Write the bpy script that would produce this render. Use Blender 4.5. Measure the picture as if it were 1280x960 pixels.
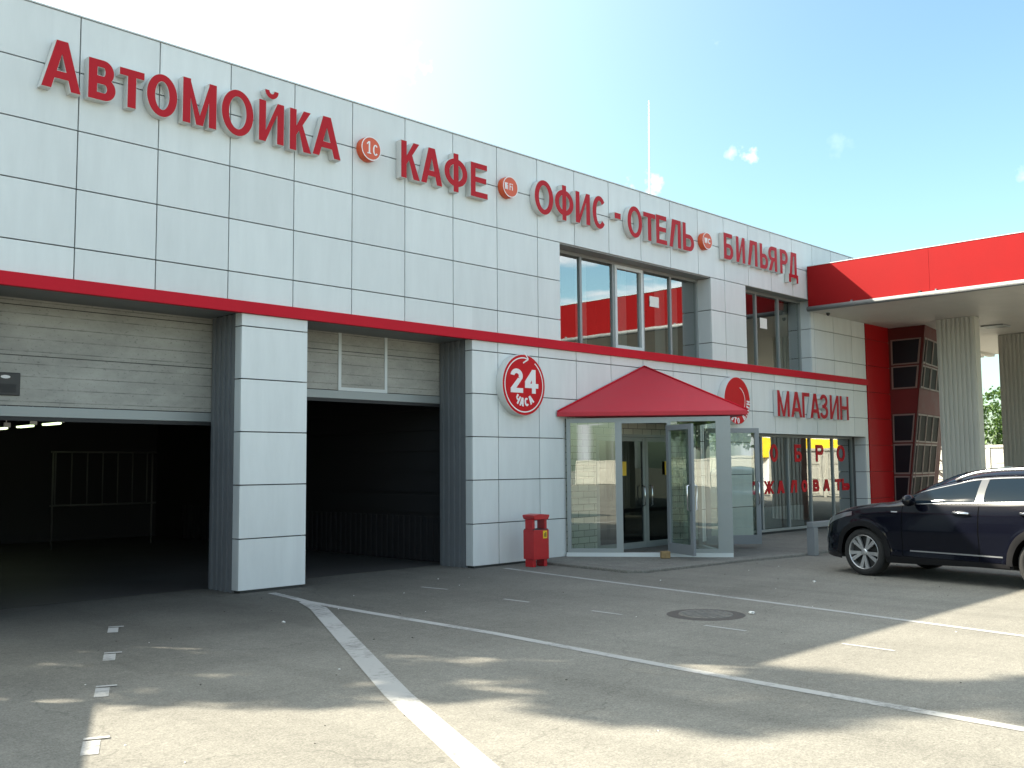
import bpy, bmesh, math, random
from math import sin, cos, pi, radians as R, sqrt
from mathutils import Vector, Matrix, noise
random.seed(7)
for o in list(bpy.data.objects): bpy.data.objects.remove(o)
S = bpy.context.scene
COL = S.collection

# ------------------------------------------------------------------ camera
cam = bpy.data.cameras.new("camera"); cob = bpy.data.objects.new("camera", cam); COL.objects.link(cob)
F_PX, TILT, ROLL, YAW, DIST, EYE = 1234.4, R(4.755), R(-0.459), R(45.302), 11.852, 1.65
fw = Vector((sin(YAW)*cos(TILT), cos(YAW)*cos(TILT), sin(TILT)))
rt0 = Vector((cos(YAW), -sin(YAW), 0)); up0 = rt0.cross(fw)
rt = rt0*cos(ROLL)+up0*sin(ROLL); up = -rt0*sin(ROLL)+up0*cos(ROLL)
M = Matrix((rt, up, -fw)).transposed().to_4x4(); M.translation = Vector((0, -DIST, EYE))
cob.matrix_world = M
cam.sensor_fit = 'HORIZONTAL'; cam.sensor_width = 36; cam.lens = 36*F_PX/1280
cam.clip_start = 0.1; cam.clip_end = 3000
S.camera = cob

# ------------------------------------------------------------------ light
SUN_EL, SUN_AZ = 39.0, -32.7           # azimuth from +Y towards +X
def _dir(u, v): return (fw*F_PX+rt*(u-640)-up*(v-480)).normalized()
CLOUDS = [(*_dir(u_, v_), r_, a_) for (u_, v_, r_, a_) in ((935, 191, 1.1, .75), (512, 76, 1.8, .3), (803, 243, 2.1, .6), (1050, 184, 1.3, .08), (1279, 212, 1.0, .3), (914, 192, .7, .35))]
W = bpy.data.worlds.new("World"); S.world = W; W.use_nodes = True
nt = W.node_tree; nt.nodes.clear()
out = nt.nodes.new('ShaderNodeOutputWorld'); bg = nt.nodes.new('ShaderNodeBackground')
sky = nt.nodes.new('ShaderNodeTexSky'); sky.sky_type = 'NISHITA'; sky.sun_disc = False
sky.sun_elevation = R(SUN_EL); sky.sun_rotation = R(SUN_AZ); sky.air_density = 1.0; sky.dust_density = 1.6; sky.ozone_density = 1.0
bg.inputs[1].default_value = 0.088
tc = nt.nodes.new('ShaderNodeTexCoord'); sep = nt.nodes.new('ShaderNodeSeparateXYZ'); nt.links.new(tc.outputs['Generated'], sep.inputs[0])
zz = nt.nodes.new('ShaderNodeMath'); zz.operation = 'MAXIMUM'; zz.inputs[1].default_value = 0.04; nt.links.new(sep.outputs[2], zz.inputs[0])
comb = nt.nodes.new('ShaderNodeCombineXYZ')
for i in (0, 1):
    d = nt.nodes.new('ShaderNodeMath'); d.operation = 'DIVIDE'; nt.links.new(sep.outputs[i], d.inputs[0]); nt.links.new(zz.outputs[0], d.inputs[1]); nt.links.new(d.outputs[0], comb.inputs[i])
nz = nt.nodes.new('ShaderNodeTexNoise'); nz.inputs['Scale'].default_value = 1.15; nz.inputs['Detail'].default_value = 7; nz.inputs['Roughness'].default_value = .55
nt.links.new(comb.outputs[0], nz.inputs['Vector'])
# clouds pile up away from the sun (south of the car park), few wisps elsewhere
mrs = nt.nodes.new('ShaderNodeMapRange'); mrs.inputs[1].default_value = -.75; mrs.inputs[2].default_value = .35; mrs.inputs[3].default_value = .47; mrs.inputs[4].default_value = .69
nt.links.new(sep.outputs[1], mrs.inputs[0])
sub = nt.nodes.new('ShaderNodeMath'); sub.operation = 'SUBTRACT'; nt.links.new(nz.outputs[0], sub.inputs[0]); nt.links.new(mrs.outputs[0], sub.inputs[1])
mk = nt.nodes.new('ShaderNodeMapRange'); mk.inputs[1].default_value = 0; mk.inputs[2].default_value = .12; mk.inputs[4].default_value = .85; nt.links.new(sub.outputs[0], mk.inputs[0])
mix = nt.nodes.new('ShaderNodeMix'); mix.data_type = 'RGBA'; mix.inputs[7].default_value = (7.5, 7.6, 7.7, 1)
tint = nt.nodes.new('ShaderNodeVectorMath'); tint.operation = 'MULTIPLY'; tint.inputs[1].default_value = (.90, 1.06, .94); nt.links.new(sky.outputs[0], tint.inputs[0])
cl = nt.nodes.new('ShaderNodeTexNoise'); cl.inputs['Scale'].default_value = 75; cl.inputs['Detail'].default_value = 6; nt.links.new(tc.outputs['Generated'], cl.inputs['Vector'])
prev = mk.outputs[0]
for (cx_, cy_, cz_, rad_, amt_) in CLOUDS:
    dd = nt.nodes.new('ShaderNodeVectorMath'); dd.operation = 'DOT_PRODUCT'; dd.inputs[1].default_value = (cx_, cy_, cz_); nt.links.new(tc.outputs['Generated'], dd.inputs[0])
    m1_ = nt.nodes.new('ShaderNodeMapRange'); m1_.inputs[1].default_value = cos(R(rad_)); m1_.inputs[2].default_value = 1.0; m1_.inputs[3].default_value = -.40; m1_.inputs[4].default_value = .13; nt.links.new(dd.outputs['Value'], m1_.inputs[0])
    a1_ = nt.nodes.new('ShaderNodeMath'); a1_.operation = 'ADD'; nt.links.new(m1_.outputs[0], a1_.inputs[0]); nt.links.new(cl.outputs[0], a1_.inputs[1])
    m2_ = nt.nodes.new('ShaderNodeMapRange'); m2_.inputs[1].default_value = .50; m2_.inputs[2].default_value = .80; m2_.inputs[3].default_value = 0; m2_.inputs[4].default_value = amt_; nt.links.new(a1_.outputs[0], m2_.inputs[0])
    mxx = nt.nodes.new('ShaderNodeMath'); mxx.operation = 'MAXIMUM'; nt.links.new(prev, mxx.inputs[0]); nt.links.new(m2_.outputs[0], mxx.inputs[1]); prev = mxx.outputs[0]
nt.links.new(prev, mix.inputs[0]); nt.links.new(tint.outputs[0], mix.inputs[6])
# bright haze round the sun
dt = nt.nodes.new('ShaderNodeVectorMath'); dt.operation = 'DOT_PRODUCT'; dt.inputs[1].default_value = (sin(R(SUN_AZ))*cos(R(SUN_EL)), cos(R(SUN_AZ))*cos(R(SUN_EL)), sin(R(SUN_EL))); nt.links.new(tc.outputs['Generated'], dt.inputs[0])
mx0 = nt.nodes.new('ShaderNodeMath'); mx0.operation = 'MAXIMUM'; mx0.inputs[1].default_value = 0; nt.links.new(dt.outputs['Value'], mx0.inputs[0])
pw = nt.nodes.new('ShaderNodeMath'); pw.operation = 'POWER'; pw.inputs[1].default_value = 2.6; nt.links.new(mx0.outputs[0], pw.inputs[0])
hz = nt.nodes.new('ShaderNodeVectorMath'); hz.operation = 'SCALE'; hz.inputs[0].default_value = (10.0, 9.4, 8.4); nt.links.new(pw.outputs[0], hz.inputs['Scale'])
sm_ = nt.nodes.new('ShaderNodeVectorMath'); sm_.operation = 'ADD'; nt.links.new(mix.outputs[2], sm_.inputs[0]); nt.links.new(hz.outputs[0], sm_.inputs[1])
nt.links.new(sm_.outputs[0], bg.inputs[0]); nt.links.new(bg.outputs[0], out.inputs[0])
sl = bpy.data.lights.new("sun", 'SUN'); sl.energy = 5.0; sl.angle = R(0.53); sl.color = (1.0, .91, .75)
sun = bpy.data.objects.new("sun", sl); COL.objects.link(sun)
sd = Vector((sin(R(SUN_AZ))*cos(R(SUN_EL)), cos(R(SUN_AZ))*cos(R(SUN_EL)), sin(R(SUN_EL))))
sun.rotation_euler = (-sd).to_track_quat('-Z', 'Y').to_euler(); sun.location = sd*60
vs = S.view_settings; vs.view_transform = 'Standard'; vs.look = 'None'; vs.exposure = 1.86; vs.gamma = 1; vs.use_curve_mapping = False
S.cycles.max_bounces = 8; S.cycles.transparent_max_bounces = 12; S.cycles.sample_clamp_indirect = 6; S.cycles.caustics_reflective = False; S.cycles.caustics_refractive = False

# ------------------------------------------------------------------ materials
def newmat(name):
    m = bpy.data.materials.new(name); m.use_nodes = True
    return m, m.node_tree, m.node_tree.nodes['Principled BSDF']
def mat(name, col, rough=.5, metal=0, var=.0, scale=3, bump=0, bscale=60, spec=.5, stretch=(1, 1, 1), coat=0):
    m, t, b = newmat(name)
    b.inputs['Roughness'].default_value = rough; b.inputs['Metallic'].default_value = metal; b.inputs['Specular IOR Level'].default_value = spec
    b.inputs['Base Color'].default_value = (*col, 1)
    if coat: b.inputs['Coat Weight'].default_value = coat; b.inputs['Coat Roughness'].default_value = .03
    tcn = t.nodes.new('ShaderNodeTexCoord'); mp = t.nodes.new('ShaderNodeMapping'); mp.inputs['Scale'].default_value = stretch
    t.links.new(tcn.outputs['Object'], mp.inputs[0])
    if var:
        n = t.nodes.new('ShaderNodeTexNoise'); n.inputs['Scale'].default_value = scale; n.inputs['Detail'].default_value = 6; n.inputs['Roughness'].default_value = .62
        t.links.new(mp.outputs[0], n.inputs['Vector'])
        r = t.nodes.new('ShaderNodeMapRange'); r.inputs[1].default_value = .25; r.inputs[2].default_value = .75; r.inputs[3].default_value = 1-var; r.inputs[4].default_value = 1+var
        t.links.new(n.outputs[0], r.inputs[0])
        x = t.nodes.new('ShaderNodeVectorMath'); x.operation = 'SCALE'; x.inputs[0].default_value = col; t.links.new(r.outputs[0], x.inputs['Scale'])
        t.links.new(x.outputs[0], b.inputs['Base Color'])
        rr = t.nodes.new('ShaderNodeMapRange'); rr.inputs[3].default_value = max(0.02, rough-.1); rr.inputs[4].default_value = min(1, rough+.12)
        t.links.new(n.outputs[0], rr.inputs[0]); t.links.new(rr.outputs[0], b.inputs['Roughness'])
    if bump:
        n2 = t.nodes.new('ShaderNodeTexNoise'); n2.inputs['Scale'].default_value = bscale; n2.inputs['Detail'].default_value = 4
        t.links.new(mp.outputs[0], n2.inputs['Vector'])
        bp = t.nodes.new('ShaderNodeBump'); bp.inputs['Strength'].default_value = bump; bp.inputs['Distance'].default_value = .01
        t.links.new(n2.outputs[0], bp.inputs['Height']); t.links.new(bp.outputs[0], b.inputs['Normal'])
    return m
def glassmat(name, refl=.30, tint=(.72, .78, .76), rough=.0):
    m, t, b = newmat(name); t.nodes.remove(b); o = t.nodes['Material Output']
    tr = t.nodes.new('ShaderNodeBsdfTransparent'); tr.inputs[0].default_value = (*tint, 1)
    gl = t.nodes.new('ShaderNodeBsdfGlossy'); gl.inputs['Roughness'].default_value = rough; gl.inputs[0].default_value = (.92, .96, .95, 1)
    lw = t.nodes.new('ShaderNodeLayerWeight'); lw.inputs[0].default_value = .5
    p4 = t.nodes.new('ShaderNodeMath'); p4.operation = 'POWER'; p4.inputs[1].default_value = 4; t.links.new(lw.outputs['Facing'], p4.inputs[0])
    r = t.nodes.new('ShaderNodeMapRange'); r.inputs[3].default_value = refl; r.inputs[4].default_value = 1; t.links.new(p4.outputs[0], r.inputs[0])
    mx = t.nodes.new('ShaderNodeMixShader'); t.links.new(r.outputs[0], mx.inputs[0]); t.links.new(tr.outputs[0], mx.inputs[1]); t.links.new(gl.outputs[0], mx.inputs[2])
    nn = t.nodes.new('ShaderNodeTexNoise'); nn.inputs['Scale'].default_value = .8; tcn = t.nodes.new('ShaderNodeTexCoord'); t.links.new(tcn.outputs['Object'], nn.inputs['Vector'])
    bp = t.nodes.new('ShaderNodeBump'); bp.inputs['Strength'].default_value = .03; bp.inputs['Distance'].default_value = .05; t.links.new(nn.outputs[0], bp.inputs['Height']); t.links.new(bp.outputs[0], gl.inputs['Normal'])
    t.links.new(mx.outputs[0], o.inputs[0]); return m
def emat(name, col, st):
    m, t, b = newmat(name); b.inputs['Base Color'].default_value = (.8, .8, .8, 1); b.inputs['Emission Color'].default_value = (*col, 1); b.inputs['Emission Strength'].default_value = st; return m

def panel_mat():
    m, t, b = newmat('white_cladding')
    tcn = t.nodes.new('ShaderNodeTexCoord')
    geo = t.nodes.new('ShaderNodeNewGeometry')
    r = t.nodes.new('ShaderNodeMapRange'); r.inputs[3].default_value = .95; r.inputs[4].default_value = 1.03
    t.links.new(geo.outputs['Random Per Island'], r.inputs[0])
    mp = t.nodes.new('ShaderNodeMapping'); mp.inputs['Scale'].default_value = (2.2, 2.2, .35); t.links.new(tcn.outputs['Object'], mp.inputs[0])
    n = t.nodes.new('ShaderNodeTexNoise'); n.inputs['Scale'].default_value = 2; n.inputs['Detail'].default_value = 7; n.inputs['Roughness'].default_value = .65; t.links.new(mp.outputs[0], n.inputs['Vector'])
    r2 = t.nodes.new('ShaderNodeMapRange'); r2.inputs[1].default_value = .35; r2.inputs[2].default_value = .7; r2.inputs[3].default_value = .91; r2.inputs[4].default_value = 1.0; t.links.new(n.outputs[0], r2.inputs[0])
    mu = t.nodes.new('ShaderNodeMath'); mu.operation = 'MULTIPLY'; t.links.new(r.outputs[0], mu.inputs[0]); t.links.new(r2.outputs[0], mu.inputs[1])
    x = t.nodes.new('ShaderNodeVectorMath'); x.operation = 'SCALE'; x.inputs[0].default_value = (.68, .715, .715); t.links.new(mu.outputs[0], x.inputs['Scale'])
    t.links.new(x.outputs[0], b.inputs['Base Color']); b.inputs['Roughness'].default_value = .38
    n3 = t.nodes.new('ShaderNodeTexNoise'); n3.inputs['Scale'].default_value = 1.6; t.links.new(tcn.outputs['Object'], n3.inputs['Vector'])
    bp = t.nodes.new('ShaderNodeBump'); bp.inputs['Strength'].default_value = .12; bp.inputs['Distance'].default_value = .03; t.links.new(n3.outputs[0], bp.inputs['Height']); t.links.new(bp.outputs[0], b.inputs['Normal'])
    return m
def asphalt_mat(name='asphalt', base=(.184, .177, .153)):
    m, t, b = newmat(name); L = t.links.new
    tcn = t.nodes.new('ShaderNodeTexCoord')
    def nz_(sc, det=6, rg=.6, sx=(1, 1, 1)):
        mp = t.nodes.new('ShaderNodeMapping'); mp.inputs['Scale'].default_value = sx; L(tcn.outputs['Object'], mp.inputs[0])
        n = t.nodes.new('ShaderNodeTexNoise'); n.inputs['Scale'].default_value = sc; n.inputs['Detail'].default_value = det; n.inputs['Roughness'].default_value = rg; L(mp.outputs[0], n.inputs['Vector']); return n
    def mr(src, a, b_, c, d):
        r = t.nodes.new('ShaderNodeMapRange'); r.inputs[1].default_value = a; r.inputs[2].default_value = b_; r.inputs[3].default_value = c; r.inputs[4].default_value = d; L(src, r.inputs[0]); return r.outputs[0]
    def mul(a, b_):
        x = t.nodes.new('ShaderNodeMath'); x.operation = 'MULTIPLY'; L(a, x.inputs[0]); L(b_, x.inputs[1]); return x.outputs[0]
    big = mr(nz_(.28, 8, .65).outputs[0], .3, .7, .86, 1.12)
    streak = mr(nz_(.5, 5, .6, (.35, 2.2, 1)).outputs[0], .35, .7, 1.05, .90)
    fine = mul(mr(nz_(70, 3, .8).outputs[0], .3, .7, .62, 1.38), mr(nz_(30, 4, .75).outputs[0], .3, .7, .76, 1.24))
    wv = nz_(1.1, 4, .6); va = t.nodes.new('ShaderNodeVectorMath'); va.operation = 'ADD'; vs_ = t.nodes.new('ShaderNodeVectorMath'); vs_.operation = 'SCALE'; vs_.inputs['Scale'].default_value = .9; L(wv.outputs['Color'], vs_.inputs[0]); L(tcn.outputs['Object'], va.inputs[0]); L(vs_.outputs[0], va.inputs[1])
    ck = t.nodes.new('ShaderNodeTexVoronoi'); ck.feature = 'DISTANCE_TO_EDGE'; ck.inputs['Scale'].default_value = .21; L(va.outputs[0], ck.inputs['Vector'])
    crack = mr(ck.outputs['Distance'], .0008, .0028, .80, 1.0)
    patch_ = mr(nz_(.16, 2, .4, (1, 1.6, 1)).outputs[0], .50, .53, 1.0, .93)
    track = mr(nz_(.7, 3, .5, (2.6, .16, 1)).outputs[0], .5, .72, 1.0, .84)
    fine = mul(mul(fine, crack), mul(patch_, track))
    mid = mr(nz_(9, 6, .75).outputs[0], .3, .7, .86, 1.13)
    # oil drips
    oil = mr(nz_(1.7, 5, .7).outputs[0], .64, .74, 1.0, .72)
    vo = t.nodes.new('ShaderNodeTexVoronoi'); vo.inputs['Scale'].default_value = 26; L(tcn.outputs['Object'], vo.inputs['Vector'])
    pebble = mr(vo.outputs['Distance'], .03, .08, 1.55, 1.0)
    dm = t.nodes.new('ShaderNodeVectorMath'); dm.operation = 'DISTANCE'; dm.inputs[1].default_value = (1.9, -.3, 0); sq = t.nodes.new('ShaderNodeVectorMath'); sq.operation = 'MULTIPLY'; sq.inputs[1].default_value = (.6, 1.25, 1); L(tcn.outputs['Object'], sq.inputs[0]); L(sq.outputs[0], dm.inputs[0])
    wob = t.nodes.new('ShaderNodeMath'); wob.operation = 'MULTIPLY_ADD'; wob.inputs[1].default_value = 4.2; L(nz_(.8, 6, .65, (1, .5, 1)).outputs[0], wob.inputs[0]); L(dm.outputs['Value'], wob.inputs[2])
    damp_shade = mr(wob.outputs[0], 3.4, 8.8, .40, 1.0)  # damp ground by the bays, with deeper shade painted into the same mask
    f = mul(mul(mul(mul(big, streak), mul(fine, mid)), mul(oil, pebble)), damp_shade)
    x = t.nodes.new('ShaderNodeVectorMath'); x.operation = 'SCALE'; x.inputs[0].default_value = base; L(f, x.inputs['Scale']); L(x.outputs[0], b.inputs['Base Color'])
    b.inputs['Roughness'].default_value = .85; b.inputs['Specular IOR Level'].default_value = .3
    bp = t.nodes.new('ShaderNodeBump'); bp.inputs['Strength'].default_value = .5; bp.inputs['Distance'].default_value = .008; L(nz_(70, 5, .75).outputs[0], bp.inputs['Height']); L(bp.outputs[0], b.inputs['Normal'])
    return m
def paint_mat():
    m, t, b = newmat('worn_road_paint'); L = t.links.new; o = t.nodes['Material Output']
    tcn = t.nodes.new('ShaderNodeTexCoord')
    n = t.nodes.new('ShaderNodeTexNoise'); n.inputs['Scale'].default_value = 14; n.inputs['Detail'].default_value = 8; n.inputs['Roughness'].default_value = .75; L(tcn.outputs['Object'], n.inputs['Vector'])
    n2 = t.nodes.new('ShaderNodeTexNoise'); n2.inputs['Scale'].default_value = 1.3; n2.inputs['Detail'].default_value = 3; L(tcn.outputs['Object'], n2.inputs['Vector'])
    ad = t.nodes.new('ShaderNodeMath'); ad.operation = 'ADD'; L(n.outputs[0], ad.inputs[0]); L(n2.outputs[0], ad.inputs[1])
    r = t.nodes.new('ShaderNodeMapRange'); r.inputs[1].default_value = .72; r.inputs[2].default_value = 1.0; r.inputs[3].default_value = .45; r.inputs[4].default_value = .9; L(ad.outputs[0], r.inputs[0])
    tr = t.nodes.new('ShaderNodeBsdfTransparent'); mx = t.nodes.new('ShaderNodeMixShader'); L(r.outputs[0], mx.inputs[0]); L(tr.outputs[0], mx.inputs[1]); L(b.outputs[0], mx.inputs[2]); L(mx.outputs[0], o.inputs[0])
    b.inputs['Base Color'].default_value = (.35, .35, .335, 1); b.inputs['Roughness'].default_value = .85
    return m
def brick_mat(name, c1, c2, mortar, sx=.30, sz=.118, axis='XZ'):
    m, t, b = newmat(name); L = t.links.new
    tcn = t.nodes.new('ShaderNodeTexCoord'); sp = t.nodes.new('ShaderNodeSeparateXYZ'); L(tcn.outputs['Object'], sp.inputs[0])
    cb = t.nodes.new('ShaderNodeCombineXYZ'); L(sp.outputs[0 if axis[0] == 'X' else 1], cb.inputs[0]); L(sp.outputs[2], cb.inputs[1])
    br = t.nodes.new('ShaderNodeTexBrick'); br.inputs['Scale'].default_value = 1; br.inputs['Brick Width'].default_value = sx; br.inputs['Row Height'].default_value = sz; br.inputs['Mortar Size'].default_value = .007
    br.inputs['Color1'].default_value = (*c1, 1); br.inputs['Color2'].default_value = (*c2, 1); br.inputs['Mortar'].default_value = (*mortar, 1)
    L(cb.outputs[0], br.inputs['Vector']); L(br.outputs['Color'], b.inputs['Base Color']); b.inputs['Roughness'].default_value = .75
    bp = t.nodes.new('ShaderNodeBump'); bp.inputs['Strength'].default_value = .6; bp.inputs['Distance'].default_value = .01; bp.invert = True; L(br.outputs['Fac'], bp.inputs['Height']); L(bp.outputs[0], b.inputs['Normal'])
    return m
def door_mat():
    m, t, b = newmat('grimy_door_panel'); L = t.links.new
    tcn = t.nodes.new('ShaderNodeTexCoord')
    def nz_(sc, st, det=8):
        mp = t.nodes.new('ShaderNodeMapping'); mp.inputs['Scale'].default_value = st; L(tcn.outputs['Object'], mp.inputs[0])
        n = t.nodes.new('ShaderNodeTexNoise'); n.inputs['Scale'].default_value = sc; n.inputs['Detail'].default_value = det; n.inputs['Roughness'].default_value = .7; L(mp.outputs[0], n.inputs['Vector']); return n.outputs[0]
    def mr(src, a, b_, c, d):
        r = t.nodes.new('ShaderNodeMapRange'); r.inputs[1].default_value = a; r.inputs[2].default_value = b_; r.inputs[3].default_value = c; r.inputs[4].default_value = d; L(src, r.inputs[0]); return r.outputs[0]
    def mul(a, b_):
        x = t.nodes.new('ShaderNodeMath'); x.operation = 'MULTIPLY'; L(a, x.inputs[0]); L(b_, x.inputs[1]); return x.outputs[0]
    sp = t.nodes.new('ShaderNodeSeparateXYZ'); L(tcn.outputs['Object'], sp.inputs[0])
    w = t.nodes.new('ShaderNodeMath'); w.operation = 'FRACT'; s = t.nodes.new('ShaderNodeMath'); s.operation = 'MULTIPLY'; s.inputs[1].default_value = 1/.155; L(sp.outputs[2], s.inputs[0]); L(s.outputs[0], w.inputs[0])
    groove = mr(w.outputs[0], .0, .10, .0, 1.0)
    grime = mr(nz_(3, (1.0, 1, 3)), .36, .68, 0, 1)
    gl = t.nodes.new('ShaderNodeMath'); gl.operation = 'SUBTRACT'; gl.inputs[0].default_value = 1; L(groove, gl.inputs[1])
    gg = mr(mul(gl.outputs[0], grime), 0, .6, 1, .32)
    spots = mr(nz_(22, (1, 1, 1.4), 5), .58, .68, 1, .55)
    blot = mr(nz_(1.2, (1, 1, 2)), .35, .7, .72, 1.1)
    f = mul(mul(gg, spots), blot)
    x = t.nodes.new('ShaderNodeVectorMath'); x.operation = 'SCALE'; x.inputs[0].default_value = (.37, .365, .33); L(f, x.inputs['Scale']); L(x.outputs[0], b.inputs['Base Color'])
    b.inputs['Roughness'].default_value = .6
    return m
def red_panel(name, col, rough=.4):
    return mat(name, col, rough, var=.05, scale=1.5, bump=.04, bscale=3, spec=.10)

m_white = panel_mat()
m_white2 = mat('white_return', (.58, .615, .615), .45, var=.05, scale=1.5)
m_joint = mat('dark_joint', (.05, .055, .055), .8)
m_red = red_panel('red_metal', (.50, .012, .026), .45)
m_redfas = red_panel('red_fascia', (.235, .007, .008), .6)
m_redface = mat('red_letter_face', (.42, .013, .022), .45, var=.04, spec=.15)
m_lettersd = mat('letter_return', (.58, .59, .57), .45, var=.03)
m_roofred = mat('red_roof_sheet', (.46, .036, .05), .6, var=.06, scale=4, spec=.25)
m_corr = mat('grey_corrugated', (.165, .178, .188), .45, var=.08, scale=2)
m_alu = mat('grey_aluminium', (.27, .295, .295), .42, .25, var=.04, scale=4)
m_aludk = mat('dark_grey_frame', (.20, .22, .235), .45, .2, var=.04, scale=4)
m_rubber = mat('black_rubber', (.015, .015, .016), .6)
m_black = mat('black_plastic', (.02, .02, .021), .45)
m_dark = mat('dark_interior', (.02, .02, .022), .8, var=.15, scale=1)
m_dark2 = mat('dark_room', (.10, .10, .10), .8, var=.1, scale=1)
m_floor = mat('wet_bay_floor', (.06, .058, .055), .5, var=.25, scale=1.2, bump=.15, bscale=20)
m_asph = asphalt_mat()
m_conc = asphalt_mat('concrete_slab', (.19, .185, .165))
m_paint = paint_mat()
m_glass = glassmat('window_glass', .34, (.50, .56, .55))
m_glassp = glassmat('porch_glass', .22, (.60, .69, .63))
m_glassd = glassmat('dark_glass', .06, (.16, .17, .19))
m_brick = brick_mat('white_silicate_brick', (.56, .60, .52), (.42, .46, .40), (.13, .15, .125))
m_door = door_mat()
m_door_seam = mat('door_seam', (.05, .05, .048), .7)
m_soffit = mat('soffit_sheet', (.62, .60, .55), .5, var=.05, scale=1)
m_column = mat('column_sheet', (.50, .50, .45), .55, var=.08, scale=1.5, stretch=(1, 1, .3))
m_gutter = mat('grey_gutter', (.24, .25, .25), .45, .3, var=.05)
m_maroon = mat('maroon_frame', (.12, .022, .020), .55, var=.08, spec=.15)
m_maroon_l = mat('maroon_spandrel', (.15, .022, .022), .55, var=.08, spec=.15)
m_redwall = red_panel('red_wall', (.40, .012, .014), .45)
m_orange = mat('orange_sign', (.60, .085, .025), .4, var=.04)
m_signwhite = mat('white_sign_print', (.78, .76, .76), .5)
m_signred = mat('red_sign_print', (.52, .008, .014), .45, var=.04, spec=.15)
m_yellow = mat('yellow_sheet', (.75, .50, .02), .45, var=.04)
m_curtain = mat('pale_curtain', (.48, .47, .44), .9)
m_binred = mat('red_bin_paint', (.42, .014, .018), .35, var=.08, scale=8)
m_paper = mat('white_paper', (.75, .74, .70), .8)
m_lamp = emat('lit_tube', (.80, 1.0, .55), .8)
m_railold = mat('dull_tube', (.10, .10, .095), .6)
m_steel = mat('steel_tube', (.55, .56, .57), .3, .9)
m_chrome = mat('chrome', (.75, .76, .78), .12, 1)
m_bark = mat('bark', (.10, .075, .055), .9, var=.3, scale=6, bump=.6, bscale=14, stretch=(1, 1, .3))
m_concfence = mat('concrete_fence', (.46, .44, .39), .85, var=.12, scale=1, bump=.3, bscale=20)
m_iron = mat('rusty_iron', (.075, .066, .058), .7, .2, var=.3, scale=15, bump=.5, bscale=40)
m_ironl = mat('worn_iron', (.155, .147, .13), .7, .1, var=.3, scale=15, bump=.5, bscale=40)
m_brickstone = mat('ochre_brick', (.26, .18, .085), .85, var=.25, scale=20, bump=.5, bscale=40)
m_litter = mat('paper_scrap', (.7, .7, .68), .8)
m_shed = mat('shed_sheet', (.30, .31, .30), .6, var=.08)
def leafmat(name, a, b_):
    m, t, b = newmat(name); L = t.links.new; o = t.nodes['Material Output']
    g = t.nodes.new('ShaderNodeNewGeometry'); mx = t.nodes.new('ShaderNodeMix'); mx.data_type = 'RGBA'; mx.inputs[6].default_value = (*a, 1); mx.inputs[7].default_value = (*b_, 1)
    L(g.outputs['Random Per Island'], mx.inputs[0]); L(mx.outputs[2], b.inputs['Base Color']); b.inputs['Roughness'].default_value = .55
    tl = t.nodes.new('ShaderNodeBsdfTranslucent'); L(mx.outputs[2], tl.inputs[0]); ms = t.nodes.new('ShaderNodeMixShader'); ms.inputs[0].default_value = .35
    L(b.outputs[0], ms.inputs[1]); L(tl.outputs[0], ms.inputs[2]); L(ms.outputs[0], o.inputs[0]); return m
m_leaf = leafmat('green_leaves', (.035, .085, .018), (.10, .17, .035))

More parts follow.
